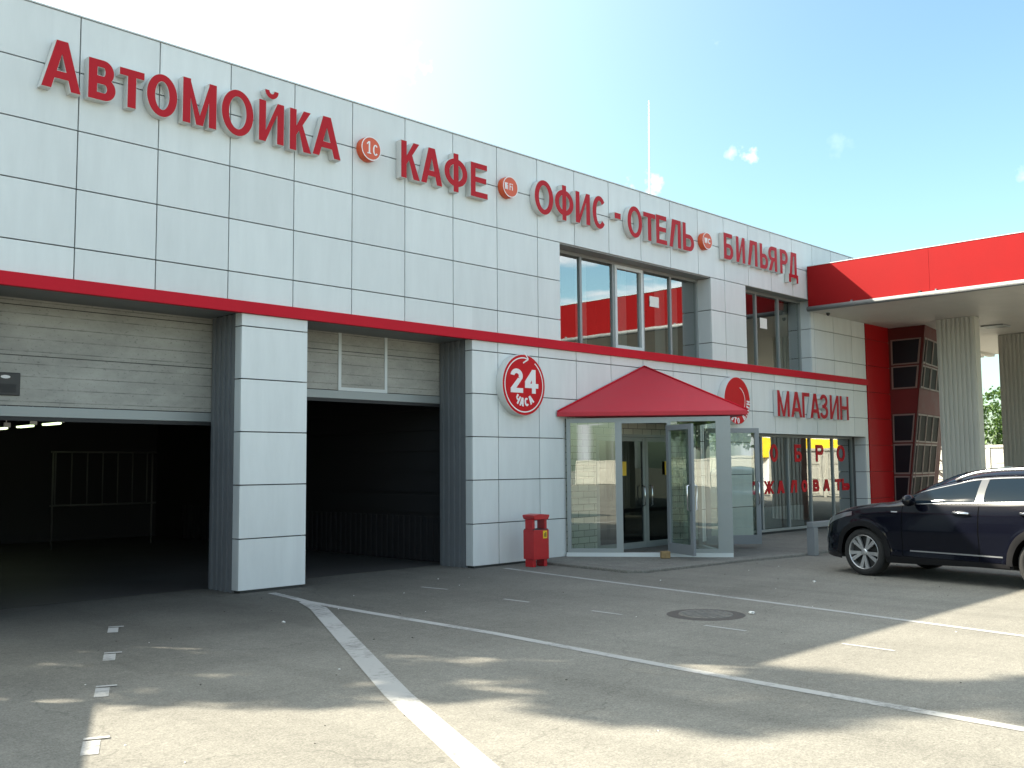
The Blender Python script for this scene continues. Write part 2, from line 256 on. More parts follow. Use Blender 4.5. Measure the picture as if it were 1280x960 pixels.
# ------------------------------------------------------------------ helpers
class MB:
    def __init__(s): s.v = []; s.f = []; s.mi = []; s.sm = []
    def add(s, vs_, fs, mi=0, sm=False):
        k = len(s.v); s.v += [tuple(v) for v in vs_]
        for f in fs: s.f.append([i+k for i in f]); s.mi.append(mi); s.sm.append(sm)
    def box(s, x0, x1, y0, y1, z0, z1, mi=0, mtx=None):
        v = [Vector((x, y, z)) for z in (z0, z1) for y in (y0, y1) for x in (x0, x1)]
        if mtx: v = [mtx @ p for p in v]
        s.add(v, [(0, 2, 3, 1), (4, 5, 7, 6), (0, 1, 5, 4), (2, 6, 7, 3), (0, 4, 6, 2), (1, 3, 7, 5)], mi)
    def prism(s, poly, axis, a, b, mi=0, mtx=None):
        # poly: list of 2D pts; extruded along axis between a and b
        def p(q, t): return {'x': (t, q[0], q[1]), 'y': (q[0], t, q[1]), 'z': (q[0], q[1], t)}[axis]
        n = len(poly); v = [Vector(p(q, a)) for q in poly]+[Vector(p(q, b)) for q in poly]
        if mtx: v = [mtx @ w for w in v]
        s.add(v, [tuple(range(n))[::-1], tuple(range(n, 2*n))]+[(i, (i+1) % n, n+(i+1) % n, n+i) for i in range(n)], mi)
    def tube(s, pts, r, n=8, mi=0, cap=True, sm=True):
        pts = [Vector(p) for p in pts]; rr = r if isinstance(r, (list, tuple)) else [r]*len(pts); rings = []
        for i, p in enumerate(pts):
            d = (pts[min(i+1, len(pts)-1)]-pts[max(i-1, 0)]).normalized()
            a = d.orthogonal().normalized() if i == 0 else (a-d*a.dot(d)).normalized()
            b = d.cross(a); rings.append([p+(a*cos(2*pi*j/n)+b*sin(2*pi*j/n))*rr[i] for j in range(n)])
        k = len(s.v)
        for rg in rings: s.v += [tuple(q) for q in rg]
        for i in range(len(pts)-1):
            for j in range(n): s.f.append([k+i*n+j, k+i*n+(j+1) % n, k+(i+1)*n+(j+1) % n, k+(i+1)*n+j]); s.mi.append(mi); s.sm.append(sm)
        if cap:
            s.f.append([k+j for j in range(n)][::-1]); s.mi.append(mi); s.sm.append(False)
            s.f.append([k+(len(pts)-1)*n+j for j in range(n)]); s.mi.append(mi); s.sm.append(False)
    def lathe(s, prof, mtx, n=40, mi=0, sm=True):
        # prof: (r, h) along local z
        k = len(s.v)
        for r, h in prof:
            for j in range(n): s.v.append(tuple(mtx @ Vector((r*cos(2*pi*j/n), r*sin(2*pi*j/n), h))))
        for i in range(len(prof)-1):
            for j in range(n): s.f.append([k+i*n+j, k+i*n+(j+1) % n, k+(i+1)*n+(j+1) % n, k+(i+1)*n+j]); s.mi.append(mi); s.sm.append(sm)
    def build(s, name, mats, parent=None, loc=None, bevel=0, fix=True):
        me = bpy.data.meshes.new(name); me.from_pydata(s.v, [], s.f)
        for m in (mats if isinstance(mats, (list, tuple)) else [mats]): me.materials.append(m)
        me.polygons.foreach_set('material_index', s.mi); me.polygons.foreach_set('use_smooth', s.sm); me.update()
        if fix:
            bm = bmesh.new(); bm.from_mesh(me); bmesh.ops.recalc_face_normals(bm, faces=bm.faces); bm.to_mesh(me); bm.free()
        o = bpy.data.objects.new(name, me); COL.objects.link(o)
        if parent: o.parent = parent
        if loc: o.location = loc
        if bevel:
            b = o.modifiers.new('bevel', 'BEVEL'); b.width = bevel; b.segments = 2; b.limit_method = 'ANGLE'; b.angle_limit = R(40)
        return o
def tag(o, label, cat, group=None):
    o['label'] = label; o['category'] = cat
    if group: o['group'] = group
    return o
def struct(o): o['kind'] = 'structure'; return o
def thing(name, label, cat, loc=(0, 0, 0), rz=0, group=None):
    o = bpy.data.objects.new(name, None); COL.objects.link(o); o.location = loc; o.rotation_euler = (0, 0, rz); o.empty_display_size = .3
    return tag(o, label, cat, group)
def copy_tree(o, parent=None):
    c = o.copy(); COL.objects.link(c); c.parent = parent
    for ch in [q for q in bpy.data.objects if q.parent == o]: copy_tree(ch, c)
    return c
def subtract(rect, holes):
    rs = [rect]
    for (a0, a1, b0, b1) in holes:
        nr = []
        for (x0, x1, z0, z1) in rs:
            if a1 <= x0 or a0 >= x1 or b1 <= z0 or b0 >= z1: nr.append((x0, x1, z0, z1)); continue
            if a0 > x0: nr.append((x0, a0, z0, z1))
            if a1 < x1: nr.append((a1, x1, z0, z1))
            m0, m1 = max(x0, a0), min(x1, a1)
            if b0 > z0: nr.append((m0, m1, z0, b0))
            if b1 < z1: nr.append((m0, m1, b1, z1))
        rs = nr
    return [r for r in rs if r[1]-r[0] > .012 and r[3]-r[2] > .012]

# block lettering drawn from strokes; every stroke is a small prism, fronts staggered by a fraction of a millimetre
def strokes(ch, w, H, t):
    P = []; th = t*.86
    def bar(x0, x1, z0, z1): P.append([(x0, z0), (x1, z0), (x1, z1), (x0, z1)])
    def poly(*p): P.append(list(p))
    def ring(cx, cz, rx, rz, a0, a1, n=28):
        n = max(6, int(n*abs(a1-a0)/360)); k = []
        for i in range(n+1):
            a = R(a0+(a1-a0)*i/n); k.append(((cx+rx*cos(a), cz+rz*sin(a)), (cx+(rx-t)*cos(a), cz+(rz-th)*sin(a))))
        q_ = 'q%d' % sum(1 for p in P if isinstance(p[0], str))
        for i in range(n): P.append((q_, k[i][0], k[i+1][0], k[i+1][1], k[i][1]))
    def bowl(z0, z1, xr=None, x0=0, flip=False):
        xr = w if xr is None else xr; rz = (z1-z0)/2; rx = min(rz*1.0, (xr-x0)*.62); c = xr-rx
        q0 = len(P); bar(x0, c, z1-th, z1); bar(x0, c, z0, z0+th); ring(c, (z0+z1)/2, rx, rz, 90, -90, 34)
        if flip:
            for i in range(q0, len(P)):
                p = P[i]; st_ = isinstance(p[0], str); P[i] = ([p[0]] if st_ else [])+[(w-x, z) for (x, z) in (p[1:] if st_ else p)]
    if ch in 'АA':
        a = t*.62; yin = H-th*1.75; L_ = lambda z: t*1.06+(w/2-t*1.06)*z/yin
        poly((0, 0), (t*1.06, 0), (w/2, yin), (w/2, H), (w/2-a, H)); poly((w, 0), (w/2+a, H), (w/2, H), (w/2, yin), (w-t*1.06, 0))
        b0, b1 = H*.22, H*.22+th; poly((L_(b0)-.2*t, b0), (w-L_(b0)+.2*t, b0), (w-L_(b1)+.2*t, b1), (L_(b1)-.2*t, b1))
    elif ch == 'Б': bar(0, t, 0, H); bar(t, w*.92, H-th, H); bowl(0, H*.60, x0=t)
    elif ch == 'В': bar(0, t, 0, H); bowl(H*.5-th*.45, H, w*.93, t); bowl(0, H*.5+th*.45, w, t)
    elif ch == 'Г': bar(0, t, 0, H); bar(t, w, H-th, H)
    elif ch == 'Д':
        f = H*.16; bar(0, w, f, f+th*.9); bar(0, t*.8, 0, f); bar(w-t*.8, w, 0, f); bar(w*.86-t, w*.86, f+th*.9, H); bar(w*.3, w*.86-t, H-th, H); poly((w*.10, f+th*.9), (w*.10+t*.9, f+th*.9), (w*.3+t*.8, H-th), (w*.3+t*.8, H), (w*.3-t*.15, H))
    elif ch in 'ЕE': bar(0, t, 0, H); bar(t, w, 0, th); bar(t, w*.97, H-th, H); bar(t, w*.92, H*.5-th*.4, H*.5+th*.6)
    elif ch == 'F': bar(0, t, 0, H); bar(t, w, H-th, H); bar(t, w*.9, H*.46, H*.46+th)
    elif ch == 'Ж':
        c = w/2; bar(c-t/2, c+t/2, 0, H)
        for s_ in (-1, 1):
            poly((c+s_*t/2, H*.42), (c+s_*t/2, H*.60), (c+s_*(w/2-t*.95), H), (c+s_*w/2, H)); poly((c+s_*t/2, H*.58), (c+s_*t/2, H*.40), (c+s_*(w/2-t), 0), (c+s_*w/2, 0))
    elif ch == 'З':
        ring(w*.48, H*.735, w*.46, H*.265, 165, -88); ring(w*.48, H*.285, w*.5, H*.285, 88, -165); bar(w*.28, w*.52, H*.5-th*.42, H*.5+th*.5)
    elif ch in 'ИЙ':
        h = H if ch == 'И' else H*.78; bar(0, t, 0, h); bar(w-t, w, 0, h); poly((t*.98, 0), (t*.98, t*1.45), (w-t*.98, h), (w-t*.98, h-t*1.45))
        if ch == 'Й':
            cx, cz = w/2, H*1.0; k = []
            for i in range(13):
                a = R(180+180*i/12); k.append(((cx+w*.27*cos(a), cz+H*.155*sin(a)), (cx+(w*.27-t*.62)*cos(a), cz+(H*.155-th*.75)*sin(a))))
            for i in range(12): P.append(('q0', k[i][0], k[i+1][0], k[i+1][1], k[i][1]))
    elif ch == 'К': bar(0, t, 0, H); poly((t, H*.38), (t, H*.60), (w*.97-t*1.1, H), (w*.97, H)); poly((t+(w-t)*.18, H*.52), (t+(w-t)*.40, H*.66), (w, 0), (w-t*1.2, 0))
    elif ch == 'Л': bar(w-t, w, 0, H); bar(w*.26, w-t, H-th, H); poly((0, 0), (t*.95, 0), (w*.30+t, H-th), (w*.30+t, H), (w*.26, H))
    elif ch == 'М': bar(0, t, 0, H); bar(w-t, w, 0, H); poly((t*.9, H), (t*.9, H-t*1.9), (w/2-t*.45, 0), (w/2, 0), (w/2, t*1.2)); poly((w-t*.9, H), (w/2, t*1.2), (w/2, 0), (w/2+t*.45, 0), (w-t*.9, H-t*1.9))
    elif ch == 'Н': bar(0, t, 0, H); bar(w-t, w, 0, H); bar(t, w-t, H*.5-th*.45, H*.5+th*.55)
    elif ch in 'ОO': ring(w/2, H/2, w/2, H/2, 0, 360, 44)
    elif ch == 'П': bar(0, t, 0, H); bar(w-t, w, 0, H); bar(t, w-t, H-th, H)
    elif ch == 'Р': bar(0, t, 0, H); bowl(H*.40, H, w, t)
    elif ch in 'СC': ring(w/2, H/2, w/2, H/2, 42, 318, 44)
    elif ch == 'Э': ring(w/2, H/2, w/2, H/2, 138, -138, 44); bar(w*.3, w-t*.8, H*.5-th*.45, H*.5+th*.45)
    elif ch == 'Т': bar(w/2-t/2, w/2+t/2, 0, H-th); bar(0, w, H-th, H)
    elif ch == 'Ф': bar(w/2-t/2, w/2+t/2, 0, H); ring(w/2, H*.5, w/2, H*.365, 0, 360, 40)
    elif ch == 'Ь': bar(0, t, 0, H); bowl(0, H*.60, x0=t)
    elif ch == 'Я': bar(w-t, w, 0, H); bowl(H*.40, H, w, t, flip=True); poly((0, 0), (t*1.15, 0), (w*.62, H*.43), (w*.62-t*1.1, H*.43))
    elif ch == 'Ч': bar(w-t, w, 0, H); bar(0, t, H*.56, H); bar(t*.9, w-t, H*.38, H*.38+th); poly((0, H*.56), (t*.9, H*.38), (t*.9, H*.38+th), (t, H*.56))
    elif ch == '-': bar(0, w, 0, H)
    elif ch == '1': bar(w*.5-t*.2, w*.5+t*.8, 0, H); poly((0, H*.70), (0, H*.82), (w*.5-t*.2, H), (w*.5-t*.2, H*.84)); bar(w*.1, w, 0, th*.7)
    elif ch == '2': ring(w*.49, H*.70, w*.49, H*.30, 172, -28); poly((w*.93, H*.585), (w*.93-t*1.06, H*.62), (0, th*.9), (0, 0), (t*1.3, th*.8)); bar(0, w, 0, th)
    elif ch == '4': bar(w*.80-t, w*.80, 0, H); bar(0, w, H*.22, H*.22+th); poly((0, H*.22+th*.6), (0, H*.22+th*1.4), (w*.80-t*.9, H), (w*.80-t*.9, H-th*2.0), (t*1.15, H*.22+th*.6))
    elif ch == 'W':
        for a, c, e, g_ in ((0, .25, 0, 1), (.5, .25, 0, 1), (.5, .75, 0, 1), (1, .75, 0, 1)):
            xa, xc = a*w, c*w; d = t*.5; xa = min(max(xa, d), w-d); poly((xa-d, H), (xa+d, H), (xc+d, 0), (xc-d, 0))
    elif ch == 'i': bar(0, w, 0, H*.70); bar(0, w, H*.82, H)
    else: bar(0, w, 0, H)
    return P
def letter_mb(ch, x0, x1, z0, z1, y, depth, t, mb=None):
    """front of the letter at y, facing -Y"""
    b_ = mb or MB(); k = 0; seen = {}
    for p in strokes(ch, x1-x0, z1-z0, t):
        if isinstance(p[0], str): q = p[1:]; o_ = .0002+.0004*seen.setdefault(p[0], len(seen))
        else: q = p; k += 1; o_ = .0004*k
        b_.prism([(x0+a, z0+c) for a, c in q], 'y', y-o_, y+depth)
    return b_
def text_obj(name, s_, m, x0, x1, z0, z1, y, depth=.004, t=None, parent=None, mtx=None, gap=.18):
    n = len(s_); cw = (x1-x0)/(n+gap*(n-1)); b_ = MB(); x = x0
    for ch in s_:
        ww = cw*(.35 if ch == 'i' else 1)
        if ch != ' ': letter_mb(ch, x, x+ww, z0, z1, y, depth, (t or .22*(z1-z0)) if ch != 'i' else ww, b_)
        x += (ww if ch != ' ' else cw*.45)+cw*gap
    if mtx: b_.v = [tuple(mtx @ Vector(p)) for p in b_.v]
    return b_.build(name, m, parent)

# ------------------------------------------------------------------ ground
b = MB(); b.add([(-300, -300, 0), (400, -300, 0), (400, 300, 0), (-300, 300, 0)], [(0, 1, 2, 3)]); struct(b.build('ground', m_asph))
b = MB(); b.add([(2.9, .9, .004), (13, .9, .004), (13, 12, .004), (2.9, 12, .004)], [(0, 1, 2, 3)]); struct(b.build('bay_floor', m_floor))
# raised walkway along the shop with a chamfered corner at the porch
b = MB(); pts = [(12.35, .1), (12.25, -.9), (12.12, -2.3), (12.3, -2.52), (14.9, -2.75), (16.2, -2.95), (27.5, -3.0), (27.5, .1)]
b.prism(pts, 'z', -.05, .045); struct(b.build('pavement', m_conc, bevel=.015))

def strip(name, pts, w, z=.004):
    pts = [Vector((p[0], p[1], z)) for p in pts]; bb = MB(); v = []
    for i, p in enumerate(pts):
        d = (pts[min(i+1, len(pts)-1)]-pts[max(i-1, 0)]).normalized(); n = Vector((-d.y, d.x, 0))
        ww = (w[i] if isinstance(w, (list, tuple)) else w)/2
        v += [p+n*ww, p-n*ww]
    bb.add(v, [(2*i, 2*i+1, 2*i+3, 2*i+2) for i in range(len(pts)-1)])
    return struct(bb.build(name, m_paint))
strip('painted_line', [(7.17, -.25), (7.08, -.9), (7.0, -1.31), (6.95, -2.6), (6.93, -4.73), (6.82, -6.2), (6.74, -7.44), (6.67, -9.68), (6.6, -13)], .115)
strip('painted_line', [(11.42, -.35), (11.25, -1.4), (11.0, -3.2), (10.79, -4.83), (10.5, -6.7), (10.2, -8.57), (9.9, -12)], .10)
strip('painted_line', [(6.95, -1.33), (6.75, -1.95), (5.9, -3.6), (4.61, -6.1), (3.83, -7.78), (2.6, -10.2)], [.12, .2, .2, .2, .2, .2], .008)
for a, c in [((8.9, -1.26), (8.96, -1.74)), ((8.78, -2.99), (8.78, -3.43)), ((8.72, -5.98), (8.70, -6.48)), ((8.74, -4.45), (8.73, -4.9)), ((8.68, -7.5), (8.66, -8.0))]:
    strip('painted_dash', [a, c], .05)
for c in [(4.44, -1.66), (3.79, -3.09), (3.17, -4.41), (2.51, -5.82), (1.9, -7.2)]:
    d = Vector((-.42, -.91)); n = Vector((.91, -.42)); c = Vector(c)
    strip('painted_dash', [c-d*.16, c+d*.16], .10)
    strip('painted_dash', [c-d*.2-n*.05, c-d*.2+n*.10], .05, .008)

# manhole
t = thing('manhole', 'round rusty manhole cover sunk in the asphalt', 'manhole', (9.36, -5.57, 0))
b = MB(); b.lathe([(.30, .006), (.335, .006), (.39, .005), (.43, .002)], Matrix(), 40); b.build('manhole_rim', m_iron, t)
b = MB(); b.lathe([(0.001, .012), (.295, .012), (.30, .002)], Matrix(), 40, sm=False)
for i in range(-4, 5):
    hw = sqrt(.28**2-(i*.058)**2); b.box(-hw, hw, i*.058-.013, i*.058+.013, .0125, .017)
b.build('manhole_cover', m_ironl, t)

# ------------------------------------------------------------------ main building
B = thing('car_wash_building', 'long white panelled building with red ledge, car wash bays and shop under red lettering', 'building', (2.45, 0, 0))
OB = Vector((2.45, 0, 0))
def bpart(bb, name, mats, parent=None, **k):
    bb.v = [tuple(Vector(p)-OB) for p in bb.v] if not parent or parent is B else bb.v
    if parent and parent is not B: bb.v = [tuple(Vector(p)-OB) for p in bb.v]
    return bb.build(name, mats, parent or B, **k)
X0, X1, ZT = 2.45, 25.54, 7.13
JX = [4.583+1.00848*n for n in range(-2, 22)]
JZ = [0.03, .713, 1.426, 2.139, 2.852, 3.566, 4.285, 5.0, 5.715, 6.434, 7.13]
WIN1 = (13.24, 18.15, 3.9, 5.70); WIN2 = (19.56, 22.57, 3.9, 5.715); SHOP = (19.62, 25.36, -.1, 2.357); PORCH = (13.33, 16.98, -.1, 2.5)
BAY1 = (3.62, 6.818, -.1, 3.75); BAY2 = (7.854, 11.05, -.1, 3.75); BAND = (0, 30, 3.735, 3.9)
HOLES = [WIN1, WIN2, SHOP, PORCH, BAY1, BAY2, BAND]
b = MB(); g = .008
xs = [X0]+[x for x in JX if X0+.2 < x < X1-.2]+[X1]
for i in range(len(xs)-1):
    for j in range(len(JZ)-1):
        # the pillar between the bays is clad in full-width panels
        a0, a1 = xs[i], xs[i+1]
        cell = (a0+g, a1-g, JZ[j]+g, JZ[j+1]-g)
        for r in subtract(cell, HOLES+[(6.818, 7.854, -.1, 3.735), (X0, 3.62, -.1, 3.735)]): b.box(r[0], r[1], 0, .035, r[2], r[3])
for (a0, a1) in ((6.818, 7.854), (X0, 3.62)):
    for j in range(len(JZ)-1):
        z0, z1 = JZ[j]+g, min(JZ[j+1]-g, 3.733)
        if z1 > z0: b.box(a0, a1, 0, .035, z0, z1)
# left gable of panels
for j in range(len(JZ)-1):
    for k in range(12): b.box(X0-.0, X0+.03, .036+k*1.0, 1.02+k*1.0, JZ[j]+g, JZ[j+1]-g)
bpart(b, 'wall_cladding', m_white)
b = MB()
IH = [(h[0]-.05, h[1]+.05, h[2], h[3]+.03) if h in (BAY1, BAY2) else (h[0]-.032, h[1]+.032, h[2]-.03, h[3]+.03) for h in HOLES[:-1]]
for r in subtract((X0+.03, X1, .0, 7.12), IH): b.box(r[0], r[1], .037, .3, r[2], r[3])
bpart(b, 'inner_wall', m_joint)
b = MB(); b.box(X0, X1, -.012, .36, 7.132, 7.15); bpart(b, 'parapet_cap', m_white2)
b = MB(); b.box(X0+.04, X1, .31, 12, 6.7, 6.9); b.box(X0+.04, X1, 12, 12.2, 0, 7.1); b.box(X1-.2, X1, .31, 12, 0, 6.7); bpart(b, 'roof', m_dark2)
b = MB(); b.box(X0, X1, -.05, .034, 3.737, 3.898); bpart(b, 'red_ledge', m_red, bevel=.006)
# bay lintels' soffits
b = MB()
for bb in (BAY1, BAY2): b.box(bb[0], bb[1], .04, .86, 3.752, 3.80)
bpart(b, 'lintel_soffit', m_corr)
# jambs
def jamb(xa, sgn, name='door_jamb'):
    bb = MB()                              # white corner strip then ribs; face at xa looking towards sgn
    for j in range(6):
        z0, z1 = JZ[j]+g, min(JZ[j+1]-g, 3.748)
        bb.box(min(xa, xa-sgn*.03), max(xa, xa-sgn*.03), .037, .17, z0, z1, 0)
    y = .175
    while y < .82:
        bb.box(min(xa-sgn*.045, xa-sgn*.03), max(xa-sgn*.045, xa-sgn*.03), y, y+.135, 0, 3.75, 1)
        bb.box(min(xa-sgn*.03, xa-sgn*.005), max(xa-sgn*.03, xa-sgn*.005), y+.02, y+.075, 0, 3.75, 1)
        y += .135
    bb.box(min(xa-sgn*.05, xa-sgn*.12), max(xa-sgn*.05, xa-sgn*.12), .301, .86, 0, 3.75, 1)
    bpart(bb, name, [m_white2, m_corr])
jamb(6.818, -1); jamb(11.05, -1); jamb(3.62, 1); jamb(7.854, 1)
# garage doors
DY = .86
def garage_door(x0, x1, zb, zt, wicket=None, box=None):
    bb = MB(); z = zb+.15
    k = 0
    seams = []
    while z < zt:
        z1 = min(z+.62, zt); bb.box(x0, x1, DY, DY+.04, z+.006, z1-.006); seams.append(z1); z = z1
    d = bpart(bb, 'garage_door', m_door)
    b2 = MB(); b2.box(x0, x1, DY+.006, DY+.035, zb+.15, zt); bpart(b2, 'seam', m_door_seam, d)
    b2 = MB(); b2.box(x0, x1, DY-.012, DY+.045, zb+.02, zb+.145); bpart(b2, 'bottom_rail', m_alu, d, bevel=.004)
    b2 = MB(); b2.box(x0, x1, DY-.002, DY+.03, zb-.03, zb+.018); bpart(b2, 'rubber_seal', m_rubber, d)
    if wicket:
        a, c, zt2 = wicket; b2 = MB(); w = .055
        b2.box(a, a+w, DY-.014, DY-.001, zb+.147, zt2); b2.box(c-w, c, DY-.014, DY-.001, zb+.147, zt2); b2.box(a+w, c-w, DY-.014, DY-.001, zt2-.04, zt2); b2.box(a+w, c-w, DY-.014, DY-.001, zb+.147, zb+.20)
        bpart(b2, 'wicket_frame', m_white2, d)
    if box:
        a, c, z0, z1 = box; b2 = MB(); b2.box(a, c, DY-.02, DY-.001, z0, z1); w = bpart(b2, 'door_window', m_black, d, bevel=.012)
        b2 = MB(); b2.box(a+.05, c-.05, DY-.026, DY-.021, z0+.035, z0+.14); bpart(b2, 'window_pane', m_rubber, d)
        b2 = MB(); b2.lathe([(.001, 0), (.055, 0)], Matrix.Translation(((a+c)/2+.05, DY-.0235, z1-.055)) @ Matrix.Diagonal((1, 1, .38, 1)) @ Matrix.Rotation(R(90), 4, 'X'), 24); bpart(b2, 'badge', m_signwhite, d)
    return d
garage_door(3.6, 6.92, 2.28, 3.95, box=(3.86, 4.31, 2.55, 2.83))
garage_door(7.80, 11.18, 2.70, 3.95, wicket=(8.99, 9.95, 3.80))
# little black sensor on the pillar's edge
b = MB(); b.box(7.86, 7.9, .25, .32, 2.85, 3.12); bpart(b, 'door_sensor', m_black, bevel=.01)
# bay interior
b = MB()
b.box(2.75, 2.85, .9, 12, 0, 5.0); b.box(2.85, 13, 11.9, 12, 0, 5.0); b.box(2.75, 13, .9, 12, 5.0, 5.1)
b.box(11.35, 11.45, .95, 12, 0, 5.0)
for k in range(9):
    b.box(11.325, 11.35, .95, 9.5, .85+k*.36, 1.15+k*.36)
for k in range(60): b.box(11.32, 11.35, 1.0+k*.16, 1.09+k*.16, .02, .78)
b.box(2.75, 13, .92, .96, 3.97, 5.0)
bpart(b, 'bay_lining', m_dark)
for k, yy in enumerate((7.9, 9.3, 10.8)):
    b = MB(); b.box(7.23, 7.37, yy-.45, yy+.45, 2.55, 2.65); b.box(7.29, 7.31, yy-.40, yy-.38, 2.65, 5); b.box(7.29, 7.31, yy+.38, yy+.40, 2.65, 5); l = bpart(b, 'ceiling_lamp', m_steel)
    b = MB(); b.tube([(7.27, yy-.36, 2.535), (7.27, yy+.36, 2.535)], .022); b.tube([(7.33, yy-.36, 2.535), (7.33, yy+.36, 2.535)], .022); bpart(b, 'lamp_tube', m_lamp, l)
b = MB()
for k in range(7): b.tube([(8.0+k*.33, 9.5, .9), (8.0+k*.33, 9.5, 2.0)], .016)
b.tube([(7.9, 9.5, 2.02), (10.2, 9.5, 2.02)], .02); b.tube([(7.9, 9.5, .9), (10.2, 9.5, .9)], .02)
for x in (7.95, 10.1): b.tube([(x, 9.5, 0), (x, 9.5, 2.02)], .02)
bpart(b, 'hose_rail', m_railold)

# windows
def window(x0, x1, z0, z1, y, mulls, sash=None, room=4, name='window', sill=True, transom=None):
    fr = MB(); w = .06
    cuts = [(x0, x0+w)]+[(m-w/2, m+w/2) for m in mulls]+[(x1-w, x1)]
    for a, c in cuts: fr.box(a, c, y-.035, y+.035, z0, z1)
    for i in range(len(cuts)-1):
        a, c = cuts[i][1], cuts[i+1][0]; fr.box(a, c, y-.033, y+.033, z0, z0+w); fr.box(a, c, y-.033, y+.033, z1-w, z1)
    wob = bpart(fr, name, m_alu)
    for i in range(len(cuts)-1):
        a, c = cuts[i][1], cuts[i+1][0]; p = MB(); zz0, zz1 = z0+w, z1-w; aa, cc = a, c
        if sash == i:
            s = MB(); q = .065
            s.box(a, a+q, y-.055, y+.02, zz0, zz1); s.box(c-q, c, y-.055, y+.02, zz0, zz1); s.box(a+q, c-q, y-.055, y+.02, zz0, zz0+q); s.box(a+q, c-q, y-.055, y+.02, zz1-q, zz1)
            bpart(s, 'sash', m_white2, wob); aa, cc, zz0, zz1 = a+q, c-q, zz0+q, zz1-q
        p.add([(aa, y, zz0), (cc, y, zz0), (cc, y, zz1), (aa, y, zz1)], [(0, 1, 2, 3)]); bpart(p, 'pane', m_glass, wob)
    return wob
def reveal(x0, x1, z0, z1, depth, rows=True, bottom=True):
    bb = MB(); t_ = .03
    zs = [z0]+[z for z in JZ if z0+.05 < z < z1-.05]+[z1]
    for j in range(len(zs)-1):
        bb.box(x1-.001, x1+t_, .037, depth+.04, zs[j]+(g if j else 0), zs[j+1]-g, 0); bb.box(x0-t_, x0+.001, .037, depth+.04, zs[j]+(g if j else 0), zs[j+1]-g, 0)
    bb.box(x0, x1, .037, depth+.04, z1-.001, z1+t_, 1)
    if bottom: bb.box(x0, x1, -.02, depth+.04, z0-t_, z0+.002, 1)
    bpart(bb, 'window_reveal', [m_white2, m_alu])
reveal(*WIN1, .40); reveal(*WIN2, .33); reveal(19.62, 25.36, .05, 2.357, .42, bottom=False)
W1 = window(13.24, 18.15, 3.905, 5.70, .38, [14.22, 15.21, 16.18, 17.14], sash=2)
W2 = window(19.56, 22.57, 3.905, 5.715, .31, [20.46, 21.49])
SW = window(19.62, 25.36, .06, 2.356, .40, [20.69, 21.92, 23.03, 24.23], name='shop_window')
for txt, xz, z0, z1 in (('ДОБРО', [(19.78, 20.25), (21.12, 21.47), (22.28, 22.63), (23.36, 23.77), (24.5, 24.95)], 1.70, 2.13), ('ПОЖАЛОВАТЬ', [(19.66, 19.95), (20.18, 20.52), (20.79, 21.26), (21.40, 21.74), (22.02, 22.35), (22.57, 22.88), (23.17, 23.48), (23.70, 24.05), (24.35, 24.69), (24.73, 25.15)], .945, 1.25)):
    for ch, (a, c) in zip(txt, xz):
        o = text_obj('window_letter', ch, m_signred, a-OB.x, c-OB.x, z0, z1, .392, .003, .10, SW)
# rooms behind the glass
b = MB()
for (x0, x1, z0, z1, y0) in ((13.1, 18.3, 3.8, 6.0, .45), (19.4, 22.7, 3.8, 6.0, .40), (17.3, 25.5, .0, 2.75, .47)):
    y1 = y0+5.5
    b.box(x0, x1, y1, y1+.1, z0, z1); b.box(x0-.1, x0, y0, y1, z0, z1); b.box(x1, x1+.0+.03, y0, y1, z0, z1); b.box(x0, x1, y0, y1, z1, z1+.1); b.box(x0, x1, y0, y1, z0-.05, z0+.03)
bpart(b, 'room_lining', m_dark2)
for x0, x1, zA, zB, yb in ((14.30, 14.62, 3.95, 5.65, .56), (15.42, 15.88, 3.95, 5.65, .56), (16.85, 17.2, 3.95, 5.65, .56), (17.3, 17.66, 3.95, 5.65, .56), (21.7, 22.3, 3.95, 5.65, .5)):
    b = MB(); n = 24
    for i in range(n+1):
        xx = x0+(x1-x0)*i/n; yy = yb+.025*sin(i*1.9)+.01*sin(i*4.3)
        b.v += [(xx, yy, zA), (xx, yy, zB)]
    for i in range(n): b.f.append([2*i, 2*i+2, 2*i+3, 2*i+1]); b.mi.append(0); b.sm.append(True)
    bpart(b, 'curtain', m_curtain)
# shop radiators low behind the glass
for x in (20.0, 21.2, 22.3):
    b = MB()
    for k in range(12): b.box(x-.25+k*.075, x-.19+k*.075, .55, .63, .12, .62)
    b.box(x-.28, x+.66, .56, .6, .14, .19); b.box(x-.28, x+.66, .56, .6, .55, .6); bpart(b, 'radiator', m_white2)
# brick wall inside the porch with inner double door
ID = (14.22, 17.35, 2.25)
b = MB()
for r in subtract((13.3, 17.6, 0.0, 2.52), [(ID[0], ID[1], -.1, ID[2])]): b.box(r[0], r[1], .03, .3, r[2], r[3])
bpart(b, 'porch_brick_wall', m_brick)
def leaf(bb, x0, x1, y, z0, z1, w=.07, wb=.12, th=.05, mtx=None):
    bb.box(x0, x0+w, y-th/2, y+th/2, z0, z1, 0, mtx); bb.box(x1-w, x1, y-th/2, y+th/2, z0, z1, 0, mtx)
    bb.box(x0+w, x1-w, y-th/2+.002, y+th/2-.002, z0, z0+wb, 0, mtx); bb.box(x0+w, x1-w, y-th/2+.002, y+th/2-.002, z1-w, z1, 0, mtx)
def pane(x0, x1, y, z0, z1, mtx=None):
    bb = MB(); v = [Vector(q) for q in ((x0, y, z0), (x1, y, z0), (x1, y, z1), (x0, y, z1))]
    if mtx: v = [mtx @ q for q in v]
    bb.add(v, [(0, 1, 2, 3)]); return bb
mid = 15.78
